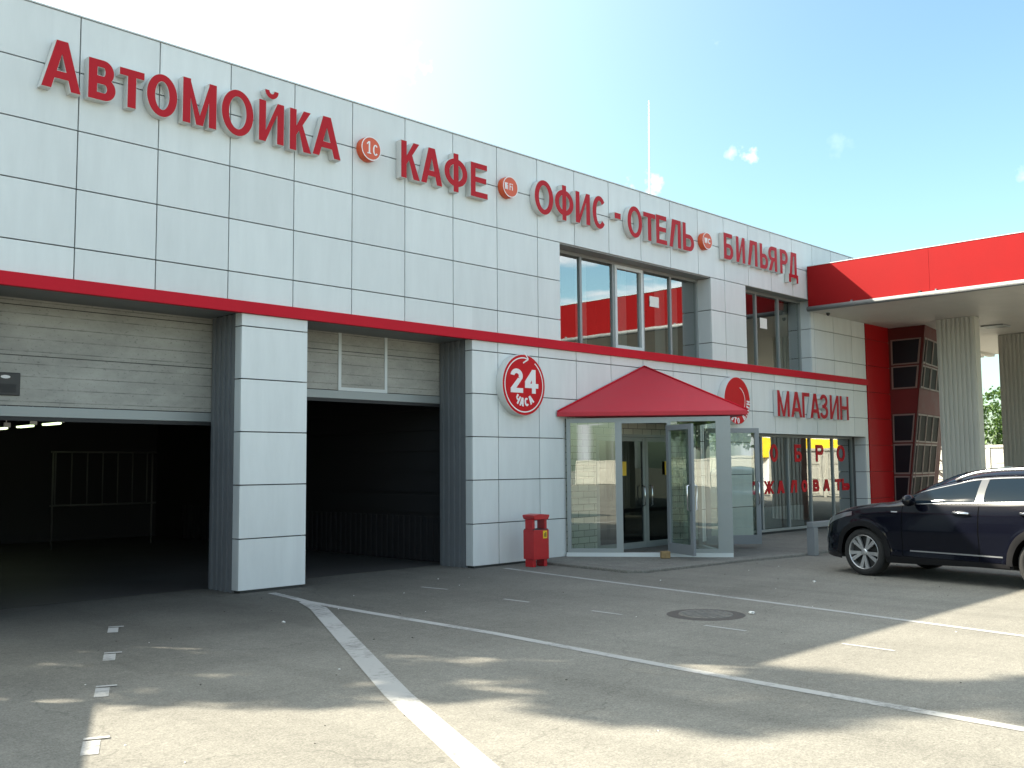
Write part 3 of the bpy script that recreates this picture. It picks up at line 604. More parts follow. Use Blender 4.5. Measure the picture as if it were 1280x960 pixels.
b = MB(); b.box(ID[0], ID[0]+.05, .04, .14, .03, ID[2]); b.box(ID[1]-.05, ID[1], .04, .14, .03, ID[2]); b.box(ID[0]+.05, ID[1]-.05, .04, .14, ID[2]-.05, ID[2]); idf = bpart(b, 'inner_door_frame', m_alu)
for x0, x1, hx in ((ID[0]+.055, mid-.005, mid-.12), (mid+.005, ID[1]-.055, mid+.12)):
    b = MB(); leaf(b, x0, x1, .09, .04, ID[2]-.055, .08, .12); d = bpart(b, 'inner_door', m_alu)
    bpart(pane(x0+.08, x1-.08, .09, .16, ID[2]-.135), 'pane', m_glassd, d)
    b = MB(); b.tube([(hx, .06, .85), (hx, .0, .87), (hx, .0, 1.23), (hx, .06, 1.25)], .014); bpart(b, 'handle', m_chrome, d)
    b = MB(); b.box((x0+x1)/2-.13, (x0+x1)/2+.13, .055, .06, 1.45, 1.72); bpart(b, 'door_notice', m_yellow, d)

# end pilaster in red panels
PL = thing('red_pilaster', 'tall flat red panelled wall strip at the right end of the white building', 'wall', (X1+.02, 0, 0))
b = MB()
for j in range(len(JZ)-1): b.box(.0, 1.4, -.02, .3, JZ[j]+.006, JZ[j+1]-.006)
b.build('red_panel', m_redwall, PL, bevel=.004)
b = MB(); b.box(.01, 1.39, .0, .29, 0, 7.1); b.build('joint', m_maroon, PL)

# leaning glazed bay behind the pilaster
GB = thing('glazed_bay', 'leaning dark glazed bay with maroon frames behind the ribbed columns', 'building', (27.0, 0, 0))
def bayc(z): return -(.33+.131*z)              # y of the leaning front corner at height z
BA = R(9); FD = Vector((cos(BA), sin(BA), 0))
ZS = [0, .54, 1.30, 1.36, 2.18, 3.05, 3.65, 4.33, 4.40, 5.10, 5.45]
def bq(u, z):      # left facet, u 0 at wall..1 at corner
    return Vector((0.0, bayc(z)*u, z))
def bq2(u, z):     # right facet, u 0 at corner .. metres
    return Vector((0, bayc(z), z))+FD*u
def quadpart(name, m, pts, off, parent):
    bb = MB(); bb.add([p+off for p in pts], [(0, 1, 2, 3)]); return bb.build(name, m, parent)
b = MB()
pl = [[bq(0, z) for z in (0, 5.6)], [bq(1, z) for z in (0, 5.6)], [bq2(3.2, z) for z in (0, 5.6)], [Vector((3.2, 1.6, z)) for z in (0, 5.6)]]
v = [p[0] for p in pl]+[p[1] for p in pl]; b.add(v, [(0, 1, 5, 4), (1, 2, 6, 5), (2, 3, 7, 6), (3, 0, 4, 7), (0, 1, 2, 3), (4, 5, 6, 7)])
b.build('bay_frame', m_maroon, GB)
nL = Vector((-1, 0, 0)); nR = Vector((sin(BA), -cos(BA), 0))
b = MB(); b.add([bq(0, 3.03)+nL*.012, bq(1, 3.03)+nL*.012, bq(1, 3.66)+nL*.012, bq(0, 3.66)+nL*.012], [(0, 1, 2, 3)]); b.add([bq2(0, 3.03)+nR*.012, bq2(3.2, 3.03)+nR*.012, bq2(3.2, 3.66)+nR*.012, bq2(0, 3.66)+nR*.012], [(0, 1, 2, 3)]); b.build('spandrel', m_maroon_l, GB)
m_frame_l = mat('pale_maroon_trim', (.22, .15, .135), .5)
def framed(pa, pb, pc, pd, n, gm=None):
    pts = [pa, pb, pc, pd]; c = sum(pts, Vector())/4
    fr = MB(); ins = [p+(c-p).normalized()*.055 for p in pts]
    o_ = [p+n*.03 for p in pts]; i_ = [p+n*.03 for p in ins]; ib = [p+n*.006 for p in ins]; ob = [p+n*.004 for p in pts]
    v = ob+o_+i_+ib; fs = []
    for k in range(4):
        k2 = (k+1) % 4; fs += [(k, k2, 4+k2, 4+k), (4+k, 4+k2, 8+k2, 8+k), (8+k, 8+k2, 12+k2, 12+k)]
    fr.add(v, fs); w = fr.build('bay_window', m_frame_l, GB)
    pb_ = MB(); pb_.add([p+n*.014 for p in ins], [(0, 1, 2, 3)]); pb_.build('pane', gm or m_bayglass, w)
m_bayglass = mat('bay_dark_glass', (.012, .012, .016), .38, spec=.2)
m_bayglass2 = mat('bay_dull_glass', (.03, .029, .028), .5, spec=.02, var=.3, scale=1)
for (z0, z1) in ((.02, .50), (.54, 1.30), (1.34, 2.18), (2.22, 3.0), (3.70, 4.33), (4.37, 5.08)):
    framed(bq(.08, z0), bq(.93, z0), bq(.93, z1), bq(.08, z1), nL)
    for (u0, u1) in ((.06, .30), (.34, 1.05), (1.09, 1.8), (1.84, 2.55)):
        framed(bq2(u0, z0), bq2(u1, z0), bq2(u1, z1), bq2(u0, z1), nR, m_bayglass2)

# ------------------------------------------------------------------ letters
def sign_word(name, label, text, boxes, ztop, zbot, yf=-.13, depth=.115, stem=.104):
    x0 = boxes[0][0]; t = thing(name, label, 'sign', (x0, yf, zbot), 0, 'red channel letter signs on the facade')
    for ch, bx in zip(text, boxes):
        a, c = bx[0]-x0, bx[1]-x0; z0, z1 = ((bx[2], bx[3]) if len(bx) > 2 else (zbot, ztop)); z0 -= zbot; z1 -= zbot; l = .006
        L_ = letter_mb(ch, a-l, c+l, z0-l, z1+l, .006, depth, stem+2*l).build('letter', m_lettersd, t)
        letter_mb(ch, a, c, z0, z1, 0, .004, stem).build('letter_face', m_redface, L_)
    return t
zt, zb = 6.71, 6.118
sign_word('lettering_sign', 'red sign reading АВТОМОЙКА above the two wash bays', 'АВТОМОЙКА',
          [(4.10, 4.55), (4.64, 4.97, 6.118, 6.615), (5.02, 5.33, 6.118, 6.60), (5.37, 5.77, 6.105, 6.655), (5.85, 6.32), (6.40, 6.87, 6.11, 6.74), (6.96, 7.35, 6.135, 6.87), (7.45, 7.80), (7.83, 8.31, 6.135, 6.73)], zt, zb)
sign_word('lettering_sign', 'red sign reading КАФЕ between the two orange discs on the left', 'КАФЕ',
          [(9.45, 9.82, 6.13, 6.715), (9.85, 10.29, 6.135, 6.72), (10.34, 10.84, 6.11, 6.745), (10.92, 11.30, 6.115, 6.69)], zt, zb)
sign_word('lettering_sign', 'red sign reading ОФИС - ОТЕЛЬ above the wide upper window', 'ОФИС-ОТЕЛЬ',
          [(12.46, 12.94, 6.11, 6.73), (12.99, 13.49, 6.10, 6.745), (13.56, 13.96), (14.04, 14.44, 6.11, 6.74), (14.70, 14.88, 6.40, 6.51), (15.10, 15.56, 6.115, 6.74), (15.61, 16.0, 6.13, 6.69), (16.03, 16.39), (16.48, 16.88), (16.96, 17.36)], zt, 6.125)
sign_word('lettering_sign', 'red sign reading БИЛЬЯРД at the right end of the parapet', 'БИЛЬЯРД',
          [(18.51, 18.88), (19.01, 19.37), (19.49, 19.90), (20.02, 20.37), (20.40, 20.78), (20.93, 21.29), (21.33, 21.77, 6.01, 6.745)], 6.745, 6.165)
sign_word('lettering_sign', 'red sign reading МАГАЗИН above the shop window', 'МАГАЗИН',
          [(20.63, 21.18), (21.25, 21.77), (21.79, 22.15), (22.18, 22.66), (22.67, 23.09), (23.19, 23.66), (23.73, 24.20)], 3.365, 2.76, yf=-.12, depth=.10)

def disc_sign(name, label, x, z, r, depth, side, face, group=None, yf=None):
    t = thing(name, label, 'sign', (x, 0, z), 0, group); y1 = -depth
    M90 = Matrix.Rotation(R(90), 4, 'X')      # local z -> -y
    b = MB(); b.lathe([(r, .002), (r, depth-.01), (r-.012, depth)], M90, 48); b.add([M90 @ Vector((r*cos(2*pi*k/48), r*sin(2*pi*k/48), .002)) for k in range(48)], [tuple(range(48))]); b.build('sign_box', side, t)
    b = MB(); b.add([M90 @ Vector(((r-.012)*cos(2*pi*k/48), (r-.012)*sin(2*pi*k/48), depth)) for k in range(48)], [tuple(range(48))]); b.build('sign_face', face, t)
    return t
def arc(r0, r1, a0, a1, y, n=40):
    v = []; bb = MB()
    for k in range(n+1):
        a = a0+(a1-a0)*k/n
        for r in (r0, r1): v.append((r*sin(a), y, r*cos(a)))
    bb.add(v, [(2*k, 2*k+1, 2*k+3, 2*k+2) for k in range(n)]); return bb
# orange discs
for lab, x, z, txt in (('orange disc sign with white 1С beside АВТОМОЙКА', 8.87, 6.44, '1С'), ('orange disc sign with white Wi Fi beside КАФЕ', 11.85, 6.44, 'Wi Fi'), ('orange disc sign with white WC beside БИЛЬЯРД', 17.87, 6.45, 'WC')):
    t = disc_sign('disc_sign', lab, x, z, .185, .13, m_orange, m_orange, 'orange disc signs between the words')
    b = arc(.168, .184, 0, 2*pi, -.1325); b.build('sign_ring', m_signwhite, t)
    if txt == '1С':
        text_obj('sign_text', '1', m_signwhite, -.085, -.005, -.085, .105, -.134, .003, .026, t); text_obj('sign_text', 'С', m_signwhite, .03, .125, -.095, .075, -.134, .003, .024, t)
    elif txt == 'WC': text_obj('sign_text', txt, m_signwhite, -.12, .12, -.055, .06, -.134, .003, .028, t)
    else: text_obj('sign_text', txt, m_signwhite, -.14, .14, -.055, .06, -.134, .003, .015, t)
# 24 hours
t = disc_sign('disc_sign', 'large red round sign with white 24 ЧАСА and circling arrow', 12.12, 3.035, .53, .15, m_lettersd, m_signred)
b = arc(.455, .475, R(35), R(360+2), -.153, 70)
a = R(2); tip = Vector((.465*sin(a)+.09, 0, .465*cos(a)-.02))
for d in (Vector((-.09, 0, .12)), Vector((-.13, 0, -.07))):
    n = Vector((-d.z, 0, d.x)).normalized()*.012; o = Vector((0, -.1545, 0)); b.add([tip+n+o, tip-n+o, tip+d-n+o, tip+d+n+o], [(0, 1, 2, 3)])
b.add([Vector((.465*sin(R(1)), -.1538, .455)), Vector((.465*sin(R(1)), -.1538, .475)), tip+Vector((0, -.1538, .01)), tip+Vector((0, -.1538, -.01))], [(0, 1, 2, 3)])
b.build('sign_ring', m_signwhite, t)
text_obj('sign_text', '2', m_signwhite, -.33, -.03, -.14, .27, -.155, .006, .092, t); text_obj('sign_text', '4', m_signwhite, .02, .35, -.14, .27, -.155, .006, .092, t)
for k, ch in enumerate('ЧАСА'):
    mt = Matrix.Rotation(-R(-33+k*22), 4, 'Y')
    text_obj('sign_text', ch, m_signwhite, -.052, .052, -.37, -.225, -.155, .004, .036, t, mtx=mt)
# round red sign over the porch corner (its cartoon face is left out)
t = disc_sign('disc_sign', 'red round sign with white rim lettering half behind the porch roof', 18.82, 3.04, .525, .17, m_lettersd, m_signred)
b = arc(.30, .318, R(20), R(150), -.1725); b.build('sign_ring', m_signwhite, t)
for k, ch in enumerate('ЭТО БЛИН'):
    if ch == ' ': continue
    a = R(-30+k*16.5); mt = Matrix.Rotation(-a, 4, 'Y')
    text_obj('sign_text', ch, m_signwhite, -.046, .046, -.50, -.375, -.174, .004, .033, t, mtx=mt)

# papers on the upper windows
for lab, x0, x1, z0, z1, y in (('white paper sheet taped inside the wide upper window', 16.43, 16.75, 4.93, 5.15, .372), ('white paper sheet taped inside the narrow upper window', 20.66, 20.98, 4.87, 5.12, .302)):
    b = MB(); n = 6
    for i in range(n+1):
        for j in range(n+1): b.v.append((x0+(x1-x0)*i/n, y-.004*abs(sin(i*1.3+j*.7)), z0+(z1-z0)*j/n))
    for i in range(n):
        for j in range(n): k = i*(n+1)+j; b.f.append([k, k+n+1, k+n+2, k+1]); b.mi.append(0); b.sm.append(True)
    tag(b.build('paper_sheet', m_paper), lab, 'paper', 'papers on the upper windows')
# mast on the roof
b = MB(); b.tube([(20.05, 3, 6.9), (20.06, 3, 9.0), (20.10, 3, 11.0)], [.03, .022, .012], 8); tag(b.build('antenna_mast', mat('pale_mast', (.8, .8, .8), .4)), 'thin pale antenna mast standing on the white roof', 'antenna')

# ------------------------------------------------------------------ porch
PO = thing('entrance_porch', 'glazed corner porch with red pyramid roof and open doors', 'porch', (13.3, 0, .045))
A = Vector((.02, -.04, 0)); Cn = Vector((1.72, -2.33, 0)); E_ = Vector((3.62, -.04, 0)); Hh = 2.45
def frame_axes(p, q):
    d = (q-p); L_ = d.length; d.normalize(); a = math.atan2(d.y, d.x); return Matrix.Translation(p) @ Matrix.Rotation(a, 4, 'Z'), L_
m1, L1 = frame_axes(A, Cn); m2, L2 = frame_axes(Cn, E_)
b = MB(); T = .07
def post(x0, x1, m, z0=.0, z1=Hh): b.box(x0, x1, -T/2, T/2, z0, z1, 0, m)
u1, u2 = L1*.315, L1*.625
post(0, .07, m1); post(u1-.03, u1+.09, m1); post(u2, u2+.07, m1); post(L1-.22, L1+.035, m1)
for a0, a1 in ((.07, u1-.03), (u2+.07, L1-.22)): b.box(a0, a1, -.034, .034, .07, .14, 0, m1); b.box(a0, a1, -.034, .034, Hh-.08, Hh, 0, m1)
b.box(u1+.09, u2, -.034, .034, Hh-.10, Hh, 0, m1)
post(.05, .16, m2); post(L2*.62, L2*.62+.07, m2); post(L2-.08, L2, m2); post(.30, .36, m2)
b.box(.16, L2-.08, -.033, .033, Hh-.08, Hh, 0, m2); b.box(L2*.62+.07, L2-.08, -.033, .033, .07, .14, 0, m2)
b.build('porch_frame', m_alu, PO)
b = MB(); b.box(-.02, L1+.03, -.055, .06, -.01, .068, 0, m1); b.box(.05, L2, -.055, .05, -.01, .066, 0, m2); b.build('base_sill', m_white2, PO)
for k, (x0, x1) in enumerate(((.07, u1-.03), (u2+.07, L1-.22))): pane(x0, x1, 0, .14, Hh-.08, m1).build('glass_panel', m_glassp, PO)
pane(L2*.62+.07, L2-.08, 0, .14, Hh-.08, m2).build('glass_panel', m_glassp, PO); pane(.16, .30, 0, .07, Hh-.08, m2).build('glass_panel', m_glassp, PO)
def open_door(hinge, free, label, hz=1.05):
    m_, L_ = frame_axes(hinge, free); bb = MB(); leaf(bb, 0, L_, 0, .085, 2.30, .09, .17, .05, m_); d = bb.build('door', m_aludk, PO)
    pane(.09, L_-.09, 0, .255, 2.21, m_).build('pane', m_glassp, d)
    for s in (-1, 1):
        h = MB(); h.tube([m_ @ Vector(q) for q in ((L_-.05, s*.025, .83), (L_-.05, s*.09, .85), (L_-.05, s*.09, 1.25), (L_-.05, s*.025, 1.27))], .014); h.build('handle', m_chrome, d)
    d['label'] = label; return d
h1 = m1 @ Vector((u2+.0, -.05, 0)); e1 = (Cn-A).normalized(); n1 = Vector((e1.y, -e1.x, 0))
open_door(h1, h1+(e1*.46+n1*.84).normalized()*.86, 'door standing open towards the car park')
h2 = m2 @ Vector((1.62, -.05, 0)); e2 = (E_-Cn).normalized(); n2 = Vector((e2.y, -e2.x, 0))
open_door(h2, h2+(e2*.02+n2).normalized()*1.08, 'door standing open on the shop side')
# roof
b = MB(); o_ = Vector((0, 0, 0))
P0 = Vector((-.22, -.03, 2.565)); P1 = Vector((1.90, -2.62, 2.555)); P2 = Vector((4.35, -.03, 2.565)); PK = Vector((2.352, -.035, 3.545)); dn = Vector((0, 0, -.085))
b.add([P0, P1, P2, PK, P0+dn, P1+dn, P2+dn], [(0, 1, 3), (1, 2, 3), (0, 4, 5, 1), (1, 5, 6, 2), (0, 3, 2), (4, 6, 5)])
b.build('porch_roof', m_roofred, PO, bevel=.012)
b = MB(); b.tube([P1+Vector((0, 0, .01)), PK+Vector((0, -.01, .01))], .016); b.tube([P0+Vector((.01, -.01, .01)), PK+Vector((0, -.012, .01))], .016); b.build('roof_ridge', m_red, PO)
# stone that holds the door
b = MB(); b.box(-.08, .08, -.06, .06, 0, .125); o = tag(b.build('brick', m_brickstone, loc=(14.06, -1.62, .046), bevel=.015), 'ochre brick wedged under the open porch door', 'brick'); o.rotation_euler = (0, 0, R(-40))

# ------------------------------------------------------------------ bin, bollard
t = thing('litter_bin', 'red metal litter bin with yellow sticker against the white wall', 'bin', (11.99, -.52, 0), R(-4))
b = MB(); w, d = .17, .13
b.box(-w, w, -d, d, .12, .60); b.build('bin_body', m_binred, t, bevel=.008)
b = MB()
for sx in (-1, 1):
    b.box(sx*.135-.028, sx*.135+.028, -.09, .09, .60, .77)
b.build('bin_bracket', m_binred, t, bevel=.006)
b = MB(); b.prism([(-.15, .77), (.15, .77), (.175, .82), (.175, .845), (0, .86), (-.175, .845), (-.175, .82)], 'y', -.14, .14); b.build('bin_lid', m_binred, t, bevel=.006)
for sx in (-1, 1):
    b = MB(); b.box(sx*.125-.035, sx*.125+.035, -.09, .09, 0, .12); b.build('leg', m_binred, t)
b = MB(); b.box(-.16, .16, -.12, .12, .601, .615); b.build('bin_opening', m_black, t)
b = MB(); b.box(.035, .125, -d-.004, -d-.001, .46, .585); st = b.build('sticker', m_yellow, t)
b = MB(); b.box(.06, .072, -d-.007, -d-.005, .485, .545); b.box(.085, .105, -d-.007, -d-.005, .48, .56); b.build('sticker_mark', m_black, st)

t = thing('barrier_rail', 'grey steel barrier on a post at the pavement edge before the car', 'barrier', (16.62, -3.02, .0), R(0))
b = MB(); b.box(-.075, .075, -.075, .075, 0, .5); b.build('post', m_corr, t, bevel=.008)
for x in (2.3, 4.6): 
    b = MB(); b.box(x-.075, x+.075, -.075, .075, 0, .5); b.build('post', m_corr, t, bevel=.008)
b = MB(); b.box(-.09, 5.0, -.06, .06, .5, .60); b.build('rail', m_corr, t, bevel=.008)

# ------------------------------------------------------------------ canopy
CA = thing('station_canopy', 'large red fuel station canopy with pale soffit joining the white building', 'canopy', (22.4, 0, 0))
cx1, cy1 = 14.0, -16.0
b = MB()
y = -.03; k = 0
while y > cy1:
    y2 = max(y-3.0, cy1); b.box(0, .05, y2+.0008, y-.0008, 5.52, 6.53); y = y2
x = 0
while x < cx1: b.box(x+.003, min(x+3, cx1)-.003, cy1-.05, cy1, 5.52, 6.53); x += 3
b.box(cx1, cx1+.05, cy1, 2.5, 5.52, 6.53)
b.box(3.2, cx1, 2.5, 2.55, 5.52, 6.53)
b.build('fascia', m_redfas, CA, bevel=.004)
b = MB(); b.box(.06, cx1, cy1, -.04, 6.40, 6.50); b.build('canopy_deck', m_dark2, CA)
b = MB(); b.box(-.01, .06, cy1, -.03, 6.532, 6.545); b.box(.06, cx1, cy1-.06, cy1+.01, 6.532, 6.545); b.build('fascia_cap', m_white2, CA)
b = MB()
for i in range(23):                       # long soffit trays running away from the building
    x0 = .06+i*.6; b.box(x0+.004, x0+.596, cy1, -.035, 5.415, 5.45)
b.box(.06, cx1, cy1, -.036, 5.451, 5.48); b.box(5.0, cx1, -.035, 2.5, 5.415, 5.45)
b.build('soffit', m_soffit, CA)
b = MB()
for i in range(6): b.box(8.8, cx1-.1, .3+i*.36, .5+i*.36, 5.33, 5.414)
b.build('soffit_rib', m_soffit, CA)
b = MB(); b.tube([(-.06, -.05, 5.455), (-.06, cy1-.1, 5.44)], .062, 14); b.build('gutter', m_gutter, CA)
b = MB()
for i in range(8): b.box(-.07, -.002, -1.2-i*2.0, -1.17-i*2.0, 5.50, 5.55)
b.build('gutter_bracket', m_aludk, CA)
b = MB(); b.box(-.075, -.01, -2.85, -2.79, 5.515, 5.55); b.build('bracket', m_black, CA)
for (cx, cyy) in ((3.9, -2.1), (8.5, -2.1), (3.9, -9), (8.5, -9), (12.5, -9)):
    b = MB(); hx, hy = .175, .5
    b.box(cx+.012, cx+2*hx-.012, cyy-hy+.012, cyy+hy-.012, 0, 5.412)
    n = 8
    for k in range(n):                    # ribs on the long faces
        ya = cyy-hy+.035+k*(2*hy-.07)/n; b.prism([(ya+.008, 0), (ya+.03, 0), (ya+.03, 5.41), (ya+.008, 5.41)], 'x', cx-.022, cx+.0125)
        b.box(cx-.022, cx+.0125, ya+.03, ya+.072, 0, 5.41); b.box(cx+2*hx-.0125, cx+2*hx+.02, ya+.03, ya+.072, 0, 5.41)
    b.build('column', m_column, CA)
# lamp fitting on the soffit
b = MB(); b.box(6.0, 6.6, -2.6, -2.0, 5.38, 5.414); b.build('soffit_lamp', m_alu, CA, bevel=.01)
# small camera under the soffit
t = thing('security_camera', 'small black dome camera under the canopy soffit beside the white wall', 'camera', (22.9, -.3, 5.412)); 
b = MB(); b.lathe([(.05, 0), (.05, -.03), (.042, -.06), (.02, -.085), (.001, -.09)], Matrix(), 16); b.build('camera_dome', m_black, t)
b = MB(); b.lathe([(.07, 0), (.07, -.012), (.05, -.014)], Matrix(), 16); b.build('camera_base', m_white2, t)

# sunlit pillars beyond the forecourt (seen mirrored in the shop window)
def pillar(x, y, w, label):
    t = thing('sign_pillar', label, 'sign', (x, y, 0), 0, 'yellow topped pillars across the forecourt')
    for s_ in (-1, 1):
        b = MB(); c = s_*w*.30; b.prism([(c-w*.16, .2), (c+w*.16, .2), (c+w*.12, 2.0), (c-w*.12, 2.0)], 'y', -.35, .35); b.build('pillar_leg', m_signwhite, t, bevel=.02)
    b = MB(); b.box(-w*.62, w*.62, -.45, .45, 2.0, 3.1); b.build('pillar_head', m_yellow, t, bevel=.03)
    b = MB(); b.box(-w*.60, w*.60, -.43, .43, 3.102, 3.9); b.build('pillar_cap', m_signwhite, t, bevel=.03)
    b = MB(); b.box(-w*.55, w*.55, -.6, .6, 0, .2); b.build('pillar_base', m_concfence, t, bevel=.02)
    b = MB(); b.box(-w*.2, w*.2, .451, .46, 3.3, 3.6); b.build('display', m_black, t)
pillar(48.9, -16.4, 1.3, 'slim white pillar with yellow head across the forecourt'); pillar(56.3, -16.4, 3.6, 'wide white twin pillar with yellow head across the forecourt')

# ------------------------------------------------------------------ car (X forward, Y left, Z up)
m_carpaint = mat('black_blue_paint', (.003, .0035, .007), .14, 0, spec=.2, coat=.3)
m_carglass = mat('car_glass', (.005, .011, .018), .04, spec=.06)
m_tyre = mat('tyre', (.011, .011, .011), .9, bump=.3, bscale=60)
m_rim = mat('alloy', (.50, .51, .52), .32, .8)
m_rimdark = mat('wheel_dark', (.012, .012, .012), .6)
m_trim = mat('car_cladding', (.009, .009, .010), .8, spec=.1)
m_hlight = mat('headlamp_glass', (.16, .17, .18), .06, .5, spec=.8)
m_railm = mat('roof_rail', (.72, .73, .74), .25, .8)
m_strip = mat('satin_strip', (.24, .25, .26), .4, .6)
m_gap = mat('shut_gap', (.004, .004, .004), .9, spec=0)
m_bpil = mat('pillar_gloss', (.05, .05, .05), .1, coat=1)
def interp(tab, x):
    if x >= tab[0][0]: return tab[0][1]
    if x <= tab[-1][0]: return tab[-1][1]
    for i in range(len(tab)-1):
        (xa, ya), (xb, yb) = tab[i], tab[i+1]
        if xb <= x <= xa:
            def sl(j):
                j0, j1 = max(0, j-1), min(len(tab)-1, j+1); return (tab[j1][1]-tab[j0][1])/(tab[j1][0]-tab[j0][0])
            h = xb-xa; t = (x-xa)/h; s0, s1 = sl(i), sl(i+1); dm = (yb-ya)/h
            if dm == 0: s0 = s1 = 0
            else:
                for q in (0, 1):
                    if q == 0: s0 = 0 if s0*dm < 0 else math.copysign(min(abs(s0), 3*abs(dm)), dm)
                    else: s1 = 0 if s1*dm < 0 else math.copysign(min(abs(s1), 3*abs(dm)), dm)
            return (2*t**3-3*t*t+1)*ya+(t**3-2*t*t+t)*h*s0+(-2*t**3+3*t*t)*yb+(t**3-t*t)*h*s1
ZB = [(2.20, .60), (2.10, .74), (1.95, .845), (1.7, .925), (1.45, .965), (.84, 1.035), (.45, 1.05), (-.5, 1.075), (-1.2, 1.105), (-1.8, 1.15), (-2.1, 1.10), (-2.24, .95)]
WD = [(2.20, .50), (2.13, .66), (2.0, .775), (1.75, .865), (1.32, .905), (.5, .905), (-.5, .915), (-1.32, .925), (-1.9, .88), (-2.13, .80), (-2.24, .68)]
ZU = [(2.20, .63), (2.05, .80), (1.7, .965), (1.2, 1.05), (.85, 1.095), (.40, 1.262), (-.05, 1.38), (-.35, 1.45), (-1.0, 1.485), (-1.5, 1.465), (-1.85, 1.41), (-2.08, 1.28), (-2.24, 1.0)]
ZC = [(2.20, .64), (2.05, .83), (1.7, 1.0), (1.2, 1.085), (.95, 1.12), (.55, 1.33), (.1, 1.515), (-.3, 1.575), (-.8, 1.60), (-1.5, 1.575), (-1.95, 1.52), (-2.12, 1.30), (-2.24, 1.02)]
YU = [(2.2, .45), (2.0, .66), (1.2, .74), (.85, .73), (.40, .69), (-.3, .60), (-1.5, .575), (-2.0, .60), (-2.24, .58)]
def sidefac(q):
    return interp([(1, .935), (.86, .975), (.6, 1.0), (.35, .985), (.2, .995), (0, .955)], q)
def sill(X): return interp([(2.2, .30), (2.0, .25), (1.75, .23), (.9, .22), (-.9, .275), (-1.8, .31), (-2.24, .38)], X)
WH = (1.32, -1.32); RA = .385; WZ = .345
def arch(X, ra=RA):
    z = 0
    for w in WH:
        d = abs(X-w)
        if d < ra: z = max(z, WZ+sqrt(ra*ra-d*d))
    return z
def body_y(X, z):
    zb = interp(ZB, X); s = .2; q = min(1, max(0, (z-s)/(zb-s))); y = interp(WD, X)*sidefac(q)
    # character crease above the sill and flare over the wheel arches
    for w in WH:
        d = sqrt((X-w)**2+(z-WZ)**2); y += .018*math.exp(-((d-.42)/.06)**2)
    y -= .012*math.exp(-((z-.40)/.05)**2)*(1 if abs(X) < .9 else 0)
    return y
def green(X, t, off=0):
    zb, zu = interp(ZB, X), interp(ZU, X); yb = body_y(X, zb); yu = interp(YU, X)
    y = yb+(yu-yb)*t+.03*sin(pi*t)*min(1, max(0, (zu-zb)/.3)); z = zb+(zu-zb)*t
    n = Vector((0, (zu-zb), (yb-yu))).normalized() if zu-zb > .02 else Vector((0, 0, 1))
    return Vector((X, y, z))+n*off
def roofp(X, r, off=0):
    yu, zu, zc = interp(YU, X), interp(ZU, X), interp(ZC, X)
    return Vector((X, yu*(1-r), zu+(zc-zu)*(1-(1-r)**2)+off))
def section(X):
    z0 = max(sill(X), arch(X)); zb = interp(ZB, X); z0 = min(z0, zb-.02); P = []
    for k in range(15): z = z0+(zb-z0)*k/14; P.append(Vector((X, body_y(X, z), z)))
    for k in range(1, 7): P.append(green(X, k/6))
    for k in range(1, 7): P.append(roofp(X, k/6))
    return P
Xs = sorted(set([round(2.20-.03*k, 4) for k in range(149)]+[w+s*RA*cos(R(a)) for w in WH for s in (-1, 1) for a in (0.5, 4, 9, 15, 22, 30)]), reverse=True)
CAR_LOC = (14.755, -6.615, 0); CAR_RZ = R(79.5)
CAR = thing('parked_car', 'black SUV with silver roof rails parked facing the shop', 'car', CAR_LOC, CAR_RZ)
b = MB(); secs = [section(X) for X in Xs]; n = len(secs[0])
for s in (1, -1):
    k = len(b.v)
    for P in secs: b.v += [(p.x, p.y*s, p.z) for p in P]
    for i in range(len(secs)-1):
        for j in range(n-1): b.f.append([k+i*n+j, k+i*n+j+1, k+(i+1)*n+j+1, k+(i+1)*n+j]); b.mi.append(0); b.sm.append(True)
for P in (secs[0], secs[-1]):
    loop = [(p.x, p.y, p.z) for p in P]+[(p.x, -p.y, p.z) for p in P[-2::-1]]; b.add(loop, [tuple(range(len(loop)))])
body = b.build('body', m_carpaint, CAR)
bm = bmesh.new(); bm.from_mesh(body.data); bmesh.ops.remove_doubles(bm, verts=bm.verts, dist=.0008); bmesh.ops.recalc_face_normals(bm, faces=bm.faces); bm.to_mesh(body.data); bm.free()
b = MB(); b.box(-2.1, 2.0, -.64, .64, .23, .62); b.box(-.9, .9, -.82, .82, .26, .6); b.build('underbody', m_rimdark, CAR)
def patch(name, m, fn, nu, nv, parent=CAR, both=False, sm=True):
    bb = MB()
    for s in ((1, -1) if both else (1,)):
        k = len(bb.v)
        for i in range(nu+1):
            for j in range(nv+1): p = fn(i/nu, j/nv); bb.v.append((p.x, p.y*s, p.z))
        for i in range(nu):
            for j in range(nv): q = k+i*(nv+1)+j; bb.f.append([q, q+1, q+nv+2, q+nv+1]); bb.mi.append(0); bb.sm.append(sm)
    return bb.build(name, m, parent)
def lerp(a, c, t): return a+(c-a)*t
def sidepatch(xa, xb, zlo, zhi, off):
    def fn(u, v):
        X = lerp(xa, xb, u); z0 = zlo(X) if callable(zlo) else zlo; z1 = zhi(X) if callable(zhi) else zhi; z = lerp(z0, z1, v)
        return Vector((X, body_y(X, z)+off, z))
    return fn
def greenpatch(xa, xb, ta, tb, off):
    return lambda u, v: green(lerp(xa, xb, u), lerp(ta(lerp(xa, xb, u)) if callable(ta) else ta, tb(lerp(xa, xb, u)) if callable(tb) else tb, v), off)
